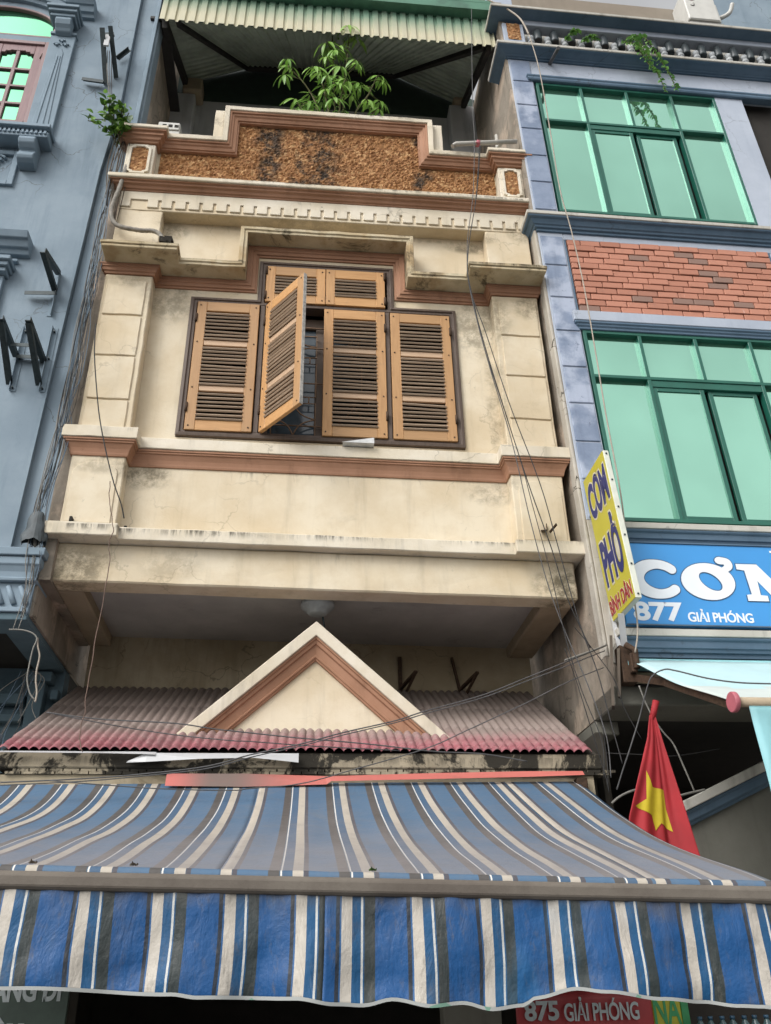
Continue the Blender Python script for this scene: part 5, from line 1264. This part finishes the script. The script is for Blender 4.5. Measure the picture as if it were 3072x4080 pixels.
bx = thing('iron_bracket', 'single dark bracket with a free crossbar on the blue wall above the low bracket pair', 'bracket', (-2.2, YB, 7.5), 'empty brackets on the blue wall')
m_ = MB(); l_bar(m_, (-2.205, YB-.004, 7.53), (-2.205, YB-.004, 8.03), .04, .005, (0, -1, 0), -1); build(m_, 'wall_angle', 'blue_trim', bx)
m_ = MB(); l_bar(m_, (-2.20, YB-.02, 7.80), (-2.20, YB-.47, 7.82), .04, .005, (0, 0, 1), 1); l_bar(m_, (-2.20, YB-.02, 8.0), (-2.20, YB-.45, 7.84), .04, .005, (0, 0, 1), 1); build(m_, 'arm', 'iron', bx)
m_ = MB(); l_bar(m_, (-2.45, -.02, 7.745), (-2.19, -.02, 7.76), .04, .005, (0, 0, -1), 1); build(m_, 'crossbar', 'iron', bx)
by = thing('iron_bracket', 'tangled dark bracket trailing pale cables high on the blue wall', 'bracket', (-2.2, YB, 10.7), 'empty brackets on the blue wall')
m_ = MB(); l_bar(m_, (-2.19, YB-.03, 10.70), (-2.24, YB-.33, 11.18), .05, .006, (1, 0, 0), 1); l_bar(m_, (-2.10, YB-.02, 10.82), (-2.16, YB-.33, 11.22), .045, .006, (1, 0, 0), 1); l_bar(m_, (-2.11, YB-.03, 11.13), (-2.0, YB-.05, 11.28), .035, .005, (0, -1, 0), 1); build(m_, 'arm', 'iron', by)
m_ = MB(); l_bar(m_, (-2.40, -.02, 10.72), (-2.18, -.02, 10.70), .045, .005, (0, 0, -1), 1); l_bar(m_, (-2.23, -.2, 11.22), (-2.12, -.2, 11.25), .05, .006, (0, 0, -1), 1); build(m_, 'crossbar', 'iron', by)
build(B(-2.19, -2.14, -.22, -.2, 10.99, 11.17), 'pale_plate', 'galv', by)

# ================================================================== plants
def leaflet(L, wdt, bend, mat, n_=5):
    """one pointed leaf along +x with a folded midrib"""
    m_ = MB(); o = 0
    for i in range(n_+1):
        t = i/n_; hw = wdt*math.sin(math.pi*min(1, t*.96+.02))**.8*(1-.25*t); z = -bend*t*t*L
        m_.v += [(t*L, -hw, z+hw*.25), (t*L, 0, z), (t*L, hw, z+hw*.25)]
    for i in range(n_):
        a = i*3
        for k in (0, 1): m_.f.append([a+k, a+3+k, a+4+k, a+1+k]); m_.m.append(0); m_.s.append(True)
    return m_
def frame_from(d, upv=(0, 0, 1)):
    x = Vector(d).normalized(); z = Vector(upv); z = (z-x*z.dot(x)).normalized() if abs(x.dot(z)) < .98 else Vector((0, -1, 0)); y = z.cross(x); return Matrix((x, y, z)).transposed()
# umbrella tree on the roof terrace: palmate leaves on long stalks
UT = thing('umbrella_plant', 'leafy green umbrella plant growing above the middle of the cream parapet', 'plant', (.27, .35, 9.3))
rr = random.Random(11)
def palmate(seed, size):
    r = random.Random(seed); m_ = MB(); k = r.choice((6, 7, 7, 8))
    for i in range(k):
        a = 2*math.pi*i/k+r.uniform(-.15, .15); L = size*r.uniform(.75, 1.1)
        lf = leaflet(L, L*.15, r.uniform(.25, .55), 'leaf'); rotm = Matrix.Rotation(a, 3, 'Z') @ Matrix.Rotation(rad(r.uniform(5, 28)), 3, 'Y'); st = Vector((.025, 0, 0))
        o = len(m_.v); m_.v += [tuple(rotm @ (Vector(v)+st)) for v in lf.v]; m_.f += [[q+o for q in f] for f in lf.f]; m_.m += lf.m; m_.s += lf.s
    return mesh_of(m_, 'leaf', ['leaf'], fix=False)
palms = [palmate(i, .175) for i in range(6)]
stems = [
 [(.27, .35, 9.35), (.26, .35, 10.6), (.22, .2, 11.5), (.2, .2, 12.3)],
 [(.28, .36, 9.35), (.33, .34, 10.7), (.36, .18, 11.5), (.40, .15, 12.15)],
 [(.25, .34, 9.35), (.1, .3, 10.7), (-.05, .25, 11.2), (-.30, .18, 11.50)],
 [(.29, .36, 9.35), (.45, .3, 10.8), (.62, .25, 11.2), (.72, .2, 11.48)],
 [(.26, .33, 9.35), (.2, .25, 10.6), (.12, .18, 11.1), (.05, .15, 11.4)],
 [(.28, .38, 9.35), (.5, .35, 10.5), (.6, .3, 10.8), (.72, .25, 10.98)],
 [(.25, .38, 9.35), (.05, .3, 10.5), (-.1, .25, 10.8), (-.2, .22, 10.98)],
 [(.27, .3, 9.35), (.28, .2, 10.5), (.3, .15, 10.9), (.34, .1, 11.2)]]
for si, st in enumerate(stems):
    P = smooth_path(st, 6)
    build(MB().tube(P, lambda t: .014-.008*t, 6), 'stem', 'stem', UT, fix=False)
    n_ = 10 if si < 2 else 5
    for k in range(n_):
        t = (.52 if si < 2 else .58)+(.48 if si < 2 else .42)*k/(n_-1); i = min(int(t*(len(P)-1)), len(P)-2); p = P[i].lerp(P[i+1], t*(len(P)-1)-i)
        a = rr.uniform(0, 2*math.pi) if k < n_-1 else 0; ln = rr.uniform(.09, .19)*(1 if k < n_-1 else .2)
        d = Vector((math.cos(a), math.sin(a)*.8, rr.uniform(.1, .6))).normalized(); e = p+d*ln
        build(MB().tube([p, p+d*ln*.6+Vector((0, 0, -.004)), e], .0045, 5), 'leaf_stalk', 'stem', UT, fix=False)
        tilt = (Vector((0, 0, 1))*.8+d*rr.uniform(.2, .6)+Vector((0, -.75, 0))).normalized()
        q = tilt.to_track_quat('Z', 'X'); s = rr.uniform(.72, 1.08)
        o = place(rr.choice(palms), 'leaf', e, (0, 0, 0), (s, s, s), UT); o.rotation_euler = (q.to_matrix() @ Matrix.Rotation(rr.uniform(0, 6.28), 3, 'Z')).to_euler()
build(MB().lathe((.27, .36, 9.3), [(.14, 0), (.19, .3), (.2, .32), (.18, .32), (.17, .28)], 20), 'pot', 'orange_pot', UT)
# self-sown fig at the party wall
def leaf_mesh(L, wdt, mat, bend): return mesh_of(leaflet(L, wdt, bend, mat), 'leaf', [mat], fix=False)
IV = thing('creeper_bush', 'small bushy wild plant rooted in the gap at the left end of the parapet', 'plant', (-1.92, -.02, 9.75))
lv = [leaf_mesh(.075, .030, 'leaf2', .5), leaf_mesh(.06, .024, 'leaf', .4), leaf_mesh(.085, .034, 'leaf2', .7)]
rr = random.Random(5)
for k in range(16):
    a = rr.uniform(-1.2, 1.2); L = rr.uniform(.15, .36)
    base = Vector((-1.90+rr.uniform(-.04, .04), -.03, 9.72+rr.uniform(-.1, .22)))
    tip = base+Vector((math.sin(a)*L*.55-.03, -rr.uniform(.05, .22), math.cos(a)*L*.75+.02))
    if k in (0, 1): tip = base+Vector((-.26, -.12, -.02+.12*k))
    if k == 2: tip = Vector((-2.06, -.1, 10.33))
    P = smooth_path([base, (base+tip)/2+Vector((0, -.03, .03)), tip], 5)
    build(MB().tube(P, .005, 5), 'twig', 'stem', IV, fix=False)
    for j in range(11):
        p = P[rr.randrange(2, len(P))]+Vector((rr.uniform(-.035, .035), rr.uniform(-.05, .02), rr.uniform(-.035, .035)))
        d = Vector((rr.uniform(-1, 1), -rr.uniform(.1, .9), rr.uniform(-.8, .5))); s = rr.uniform(.7, 1.2)
        o = place(rr.choice(lv), 'leaf', p, (0, 0, 0), (s, s, s), IV); o.rotation_euler = (frame_from(d) @ Matrix.Rotation(rr.uniform(-.8, .8), 3, 'X')).to_euler()
rt_ = MB()
for k in range(9):
    x = -1.93+.018*k; rt_.tube(smooth_path([(x+rr.uniform(-.02, .02), -.03-.01*(k % 3), 9.75), (x+rr.uniform(-.04, .03), -.035, 9.4), (x+rr.uniform(-.05, .01), -.03, 9.0-.05*k)], 6), .005+.002*(k % 2), 5)
build(rt_, 'root', 'twig', IV, fix=False)
# vine hanging from the balusters
VN = thing('hanging_vine', 'green trailing vine hanging from the balusters in front of the upper mint window', 'plant', (3.75, -.3, 11.9))
lv3 = [leaf_mesh(.07, .024, 'leaf3', .4), leaf_mesh(.055, .02, 'leaf3', .6)]
cr_ = mesh_of(MB().lathe((0, 0, 0), [(.004, 0), (.004, .001)], 6), 'tendril', ['stem'])
for st in ([(3.60, -.22, 11.95), (3.66, -.32, 11.75), (3.74, -.33, 11.4), (3.80, -.33, 11.1), (3.83, -.33, 10.85)], [(3.62, -.22, 11.98), (3.74, -.34, 11.8), (3.84, -.34, 11.45), (3.93, -.33, 11.15), (3.96, -.33, 10.9)], [(3.55, -.2, 11.9), (3.62, -.33, 11.65), (3.70, -.33, 11.35), (3.78, -.33, 11.2)], [(2.86, -.2, 11.83), (2.95, -.24, 11.95), (3.02, -.22, 12.0)], [(3.05, -.2, 11.83), (3.15, -.24, 11.9), (3.2, -.22, 11.86)]):
    P = smooth_path(st, 7); build(MB().tube(P, .005, 5), 'twig', 'stem', VN, fix=False)
    for i, p in enumerate(P[1:]):
        fade = 1.1-.55*max(0, (11.4-p.z))/.6
        for sd in (-1, 1):
            if rr.random() < .12: continue
            d = Vector((sd*rr.uniform(.6, 1), -rr.uniform(.1, .6), -rr.uniform(.1, .9))); s = rr.uniform(.75, 1.2)*max(.45, fade)
            o = place(rr.choice(lv3), 'leaf', p, (0, 0, 0), (s, s, s), VN); o.rotation_euler = (frame_from(d) @ Matrix.Rotation(rr.uniform(-.6, .6), 3, 'X')).to_euler()

# ================================================================== pipes, cables, small things
cond = smooth_path([(-1.777,-.05,9.391),(-1.80,-.08,9.039),(-1.83,-.09,8.72),(-1.76,-.09,8.545),(-1.551,-.095,8.488),(-1.426,-.10,8.485),(-1.344,-.12,8.413),(-1.303,-.14,8.25)], 8)
build(MB().tube(cond, lambda t: .021+.0015*math.sin(t*150), 10), 'conduit', 'grey_pipe', None, label='bent grey conduit running down the left end of the parapet onto the hood', cat='pipe', fix=False)
build(MB().obox((-1.27, -.2, 8.235), (.05, .01, 0), (0, .06, .01), (.0, .0, .03)).obox((-1.24, -.2, 8.25), (.03, .02, .02), (0, .05, 0), (-.01, 0, .03)), 'mortar_lump', 'concrete', None, label='dark crumbling lump of mortar at the end of the grey conduit on the hood', cat='rubble')
pv = thing('plastic_pipe', 'old white plastic pipe lying on the right end of the parapet with an upright stub', 'pipe', (1.8, -.12, 10.0))
build(MB().tube([(1.447, -.14, 9.925), (1.48, -.14, 9.965), (2.136, -.14, 10.08)], .024, 10), 'long_pipe', 'pvc', pv)
build(MB().tube([(1.97, -.10, 10.06), (1.985, .06, 10.22), (2.01, .12, 10.5)], .018, 8), 'stub', 'pvc', pv)
build(MB().tube([(1.705, -.14, 9.98), (1.725, -.14, 10.02)], .03, 8), 'wire_wrap', 'pink', pv)
build(MB().box(-1.62, -1.39, .22, .42, 10.05, 10.42).box(-1.615, -1.395, .205, .2195, 10.30, 10.415), 'vented_case', 'white_plastic', None, bevel=.012, label='white slotted plastic case peeping over the left step of the parapet', cat='case')
sl2 = MB()
for i in range(3): sl2.box(-1.57+.062*i, -1.53+.062*i, .2015, .2048, 10.335, 10.375)
o = build(sl2, 'slot', 'dark', bpy.data.objects['vented_case'])
build(MB().prism([(.33, 6.318), (.60, 6.318), (.60, 6.372), (.58, 6.37)], .0, .004).prism([(.34, 6.317), (.60, 6.317), (.60, 6.323)], .0045, .08), 'paper_scrap', 'paper', None, label='white plastic scrap lying on the ledge under the shutters', cat='scrap')
for x, z, lb in ((-1.707, 5.49, 'black bolt stub in the left pedestal panel above the ledge'), (-1.32, 5.47, 'black bolt stub on the ledge just right of the left pedestal')):
    build(MB().box(x-.011, x+.011, -.06 if x < -1.5 else .03, .14, z-.022, z+.022), 'bolt_stub', 'dark', None, bevel=.003, label=lb, cat='bolt')
m_ = MB(); l_bar(m_, (1.985, .0, 5.55), (1.94, -.14, 5.48), .05, .006, (0, 0, 1), 1); m_.bar((1.985, -.06, 5.5), (2.04, -.09, 5.56), .035, .006)
build(m_, 'rusty_hook', 'rust', None, label='rusty bent angle stub sticking out of the right pedestal', cat='hook')
bg_ = thing('torn_bag', 'dark torn plastic bag wrapped on the cables beside the left end of the ledge', 'bag', (-1.95, -.03, 5.27))
m_ = MB().grid(22, 16, lambda u, v: (-1.945+(.045+.045*v**.7)*math.cos(2*math.pi*u)*(1+.35*noise.noise((math.cos(6.28*u)*1.6, math.sin(6.28*u)*1.6, v*3))), -.05+(.03+.03*v)*math.sin(2*math.pi*u), 5.53-.25*v+.05*v*noise.noise((math.cos(6.28*u)*2.5, math.sin(6.28*u)*2.5, 7))), 0, False)
build(m_, 'plastic_sheet', 'bag', bg_, fix=False)

cable('hanging_wire', [(1.812,-0.150,12.359),(1.729,-0.180,11.174),(1.676,-0.210,10.344),(1.656,-0.240,9.937),(1.575,-0.270,9.077),(1.470,-0.300,8.413),(1.439,-0.330,7.918),(1.472,-0.360,7.406),(1.542,-0.390,6.832),(1.646,-0.420,6.126),(1.713,-0.450,5.406),(1.772,-0.480,4.902),(1.838,-0.510,4.539),(1.950,-0.540,4.103),(2.015,-0.570,3.757),(1.995,-0.600,3.489)], 0.005, 'grey_wire', 'long grey wire dropping from the green roof gutter past the right pilaster', wob=0)
cable('hanging_wire', [(1.708,-0.250,9.824),(1.616,-0.256,9.098),(1.498,-0.261,8.456),(1.451,-0.267,7.981),(1.525,-0.272,7.330),(1.645,-0.278,6.589),(1.782,-0.283,5.830),(1.901,-0.289,5.261),(1.973,-0.294,4.843),(2.092,-0.300,4.451)], 0.0055, 'black_wire', 'black wire hanging from the white plastic pipe to the corner of the yellow sign', wob=0)
cable('hanging_wire', [(1.698,-0.250,9.823),(1.592,-0.291,8.990),(1.462,-0.332,8.261),(1.433,-0.373,7.766),(1.527,-0.414,7.209),(1.650,-0.455,6.460),(1.805,-0.495,5.705),(1.861,-0.536,5.211),(1.934,-0.577,4.549),(1.998,-0.618,4.174),(2.025,-0.659,3.823),(2.044,-0.700,3.553)], 0.005, 'black_wire', 'black wire from the plastic pipe sagging to the dark opening beside the flag', wob=0)
cable('hanging_wire', [(1.447,-0.300,7.948),(1.486,-0.339,7.426),(1.526,-0.378,6.988),(1.691,-0.417,6.000),(1.742,-0.456,5.523),(1.806,-0.494,4.933),(1.846,-0.533,4.396),(1.898,-0.572,4.030),(1.965,-0.611,3.717),(1.932,-0.650,3.479)], 0.004, 'black_wire', 'thin black wire, leftmost of those crossing the right half of the cream bay', wob=0)
cable('hanging_hose', [(2.374,-0.350,11.629),(2.424,-0.350,11.015),(2.429,-0.350,9.955),(2.427,-0.350,9.135),(2.470,-0.350,8.572),(2.497,-0.350,7.873),(2.496,-0.350,7.024),(2.491,-0.350,6.444),(2.498,-0.350,5.737),(2.476,-0.350,5.249),(2.461,-0.350,4.831),(2.446,-0.350,4.579),(2.397,-0.350,4.404)], 0.008, 'rope', 'beige hose hanging from the balusters down past the mint windows', wob=0)
cable('roof_hose', [(1.959,-0.200,12.528),(2.128,-0.237,12.334),(2.216,-0.275,12.194),(2.322,-0.312,11.969),(2.374,-0.350,11.629)], 0.014, 'rope', 'thick pale hose looped from the roof gutter to the balusters', wob=0)
cable('loose_cable', [(-1.745,-0.200,7.263),(-1.721,-0.180,6.985),(-1.666,-0.160,6.671),(-1.603,-0.140,6.370),(-1.521,-0.120,6.081),(-1.428,-0.100,5.802),(-1.348,-0.080,5.613),(-1.317,-0.060,5.505)], 0.007, 'black_wire', 'black cable crossing the left pilaster to a bolt above the ledge', wob=0)
cable('twisted_wire', [(-1.447,-0.120,5.790),(-1.427,-0.127,5.623),(-1.399,-0.135,5.501),(-1.363,-0.142,5.362),(-1.378,-0.149,5.261),(-1.353,-0.156,5.109),(-1.351,-0.164,4.887),(-1.364,-0.171,4.469),(-1.366,-0.178,4.173),(-1.363,-0.185,3.953),(-1.366,-0.193,3.830),(-1.332,-0.200,3.725)], 0.0045, 'brown_wire', 'thin brown twisted wire falling from the sill band to the porch tiles', wob=0.012)
cable('eave_cable', [(-1.611,-0.150,3.993),(-1.265,-0.156,3.950),(-0.780,-0.161,3.925),(-0.506,-0.167,3.887),(-0.105,-0.172,3.845),(0.059,-0.178,3.828),(0.501,-0.183,3.791),(0.945,-0.189,3.743),(1.282,-0.194,3.726),(1.579,-0.200,3.677)], 0.006, 'grey_wire', 'grey cable lying across the porch tiles and pediment foot, the upper of two', wob=0)
cable('eave_cable', [(-1.565,-0.120,3.990),(-1.159,-0.125,3.915),(-0.776,-0.130,3.857),(-0.394,-0.135,3.819),(-0.269,-0.140,3.813),(0.171,-0.145,3.782),(0.727,-0.150,3.756)], 0.005, 'grey_wire', 'grey cable lying across the porch tiles, the lower of two', wob=0)
cable('crossing_cable', [(2.26,-.15,4.52),(1.894,-.28,4.345),(1.609,-0.300,4.226),(1.288,-0.300,4.099),(0.872,-0.300,3.980),(0.680,-0.300,3.917),(0.338,-0.300,3.837),(0.059,-0.300,3.760),(-0.257,-0.300,3.690),(-0.528,-0.300,3.616),(-0.903,-0.300,3.569),(-1.282,-0.300,3.538),(-1.772,-0.300,3.515)], 0.006, 'grey_wire', 'grey cable slanting from the right corner down across the pediment, the upper of a pair', wob=0)
cable('crossing_cable', [(2.26,-.14,4.49),(1.894,-.28,4.315),(1.607,-0.300,4.202),(1.287,-0.300,4.081),(0.883,-0.300,3.966),(0.680,-0.300,3.904),(0.338,-0.300,3.821),(0.059,-0.300,3.747),(-0.256,-0.300,3.674),(-0.527,-0.300,3.602),(-0.901,-0.300,3.557),(-1.279,-0.300,3.523),(-1.768,-0.300,3.498)], 0.005, 'grey_wire', 'grey cable slanting from the right corner down across the pediment, the lower of a pair', wob=0)
cable('crossing_cable', [(2.23,-.14,4.36),(1.9,-.3,4.20),(1.591,-0.300,4.050),(1.156,-0.306,3.853),(0.871,-0.311,3.730),(0.381,-0.317,3.589),(0.065,-0.322,3.505),(-0.244,-0.328,3.475),(-0.360,-0.333,3.462),(-0.766,-0.339,3.469),(-1.167,-0.344,3.494),(-1.465,-0.350,3.516)], 0.005, 'grey_wire', 'grey cable slanting over the right end of the porch tiles to the coral sheet', wob=0)
cable('crossing_cable', [(1.894,-0.300,4.356),(2.111,-0.225,4.450),(2.278,-0.150,4.532)], 0.009, 'pale_wire', 'pale thick cable stub joining the weathered plank at the right corner', wob=0)
cable('sagging_wire', [(1.998,-0.300,4.604),(2.112,-0.300,4.438),(2.234,-0.300,4.221),(2.274,-0.300,4.019),(2.361,-0.300,3.807)], 0.004, 'black_wire', 'black wire running past the plank towards the flag pole', wob=0)
cable('sagging_wire', [(2.686,-1.460,3.831),(2.523,-1.404,3.854),(2.372,-1.348,3.895),(2.221,-1.292,3.956),(2.173,-1.236,3.981),(2.114,-1.180,3.953),(2.082,-1.124,3.864),(2.042,-1.068,3.731),(1.973,-1.012,3.555),(1.940,-0.956,3.460),(1.907,-0.900,3.358)], 0.006, 'grey_wire', 'grey cable looping over the aqua awning and down behind the flag', wob=0)
cable('sagging_wire', [(2.407,-0.300,4.179),(2.445,-0.283,4.052),(2.488,-0.267,3.953),(2.549,-0.250,3.863),(2.613,-0.233,3.787),(2.663,-0.217,3.645),(2.716,-0.200,3.477)], 0.008, 'pale_wire', 'pale cable bent behind the flag down to the sloping gable', wob=0)
cable('sagging_wire', [(2.126,-0.200,3.405),(2.183,-0.200,3.445),(2.266,-0.200,3.481),(2.346,-0.200,3.493),(2.462,-0.200,3.469),(2.580,-0.200,3.452),(2.670,-0.200,3.469),(2.789,-0.200,3.493)], 0.011, 'pale_wire', 'pale hose arched low behind the red flag', wob=0)
cable('sagging_wire', [(1.837,-0.500,4.370),(1.887,-0.500,4.153),(1.935,-0.500,3.885),(1.972,-0.500,3.675),(1.999,-0.500,3.519),(2.008,-0.500,3.420)], 0.004, 'black_wire', 'black wire hanging left of the flag beside the tiled eave end', wob=0)
cable('sagging_wire', [(2.068,-0.400,3.989),(2.063,-0.400,3.780),(2.060,-0.400,3.619),(2.041,-0.400,3.462)], 0.004, 'black_wire', 'short black wire in the dark opening nearest the flag', wob=0)
cable('sagging_wire', [(2.273,0.300,3.855),(2.433,0.300,3.847),(2.576,0.300,3.843),(2.863,0.300,3.835),(3.214,0.300,3.888)], 0.005, 'grey_wire', 'grey wire sagging level across the dark opening behind the flag', wob=0)
cable('hanging_loop', [(-1.955,-0.150,4.565),(-1.866,-0.144,4.565),(-1.796,-0.138,4.544),(-1.765,-0.131,4.506),(-1.780,-0.125,4.435),(-1.786,-0.119,4.332),(-1.785,-0.113,4.231),(-1.755,-0.106,4.139),(-1.720,-0.100,4.095)], 0.007, 'pale_wire', 'pale cable loop hanging under the blue cornice at lower left', wob=0)
cable('hanging_loop', [(-1.766,-0.120,4.519),(-1.752,-0.117,4.454),(-1.731,-0.113,4.391),(-1.734,-0.110,4.296),(-1.728,-0.107,4.218),(-1.709,-0.103,4.141),(-1.709,-0.100,4.076)], 0.008, 'rope', 'beige cable end hanging beside the pale loop at lower left', wob=0)

rr = random.Random(3)
for k in range(24):
    x = -1.90+rr.uniform(-.03, .05); y = -.03-rr.uniform(0, .05)
    zt = rr.choice((9.6, 9.3, 8.9, 8.3, 8.0)); zb = rr.choice((5.4, 5.2, 5.6, 4.7, 6.3, 4.6))
    pts = []; z = zt; i = 0
    while z > zb:
        t = (9.6-z)/4.5
        pts.append((x-.012*t+rr.uniform(-.03, .03)*(1.4 if k % 3 == 0 else .6)-.05*math.exp(-((z-5.5)/.35)**2), y+rr.uniform(-.012, .012), z)); z -= rr.uniform(.18, .5)
    pts.append((x-.03, y, zb))
    cable('gap_wire', pts, rr.choice((.003, .004, .004, .006)), rr.choice(('blue_wire', 'blue_wire', 'pale_wire', 'twig', 'grey_wire', 'black_wire')), 'thin wire in the loose bundle filling the gap beside the blue house', group='wires bundled in the gap between blue and cream house')
for k in range(10):
    x = -2.1+rr.uniform(-.15, .25); z = 4.2+rr.uniform(-.1, .3)
    cable('stray_wire', [(-2.0+rr.uniform(-.1, .1), .7, 4.55), (x, .65, z), (x-.05, .62, z-.2), (x+rr.uniform(-.1, .1), .6, z-.35)], .004, rr.choice(('blue_wire', 'grey_wire', 'pale_wire')), 'thin stray wire dangling in the shade under the blue house', group='stray wires under the blue house')
for k, off in enumerate((0, .02, .045)):
    cable('bracket_wire', [(-2.17+off, -.12, 11.05), (-2.15+off, -.08, 10.8), (-2.10+off*.7, -.05, 10.5), (-2.04+off*.6, -.04, 10.2), (-1.97+off*.5, -.05, 9.95), (-1.93, -.05, 9.7)], .006, ('pale_wire', 'grey_wire', 'black_wire')[k], ('pale', 'grey', 'black')[k]+' cable trailing from the high tangled bracket into the wild bush', 'cable')
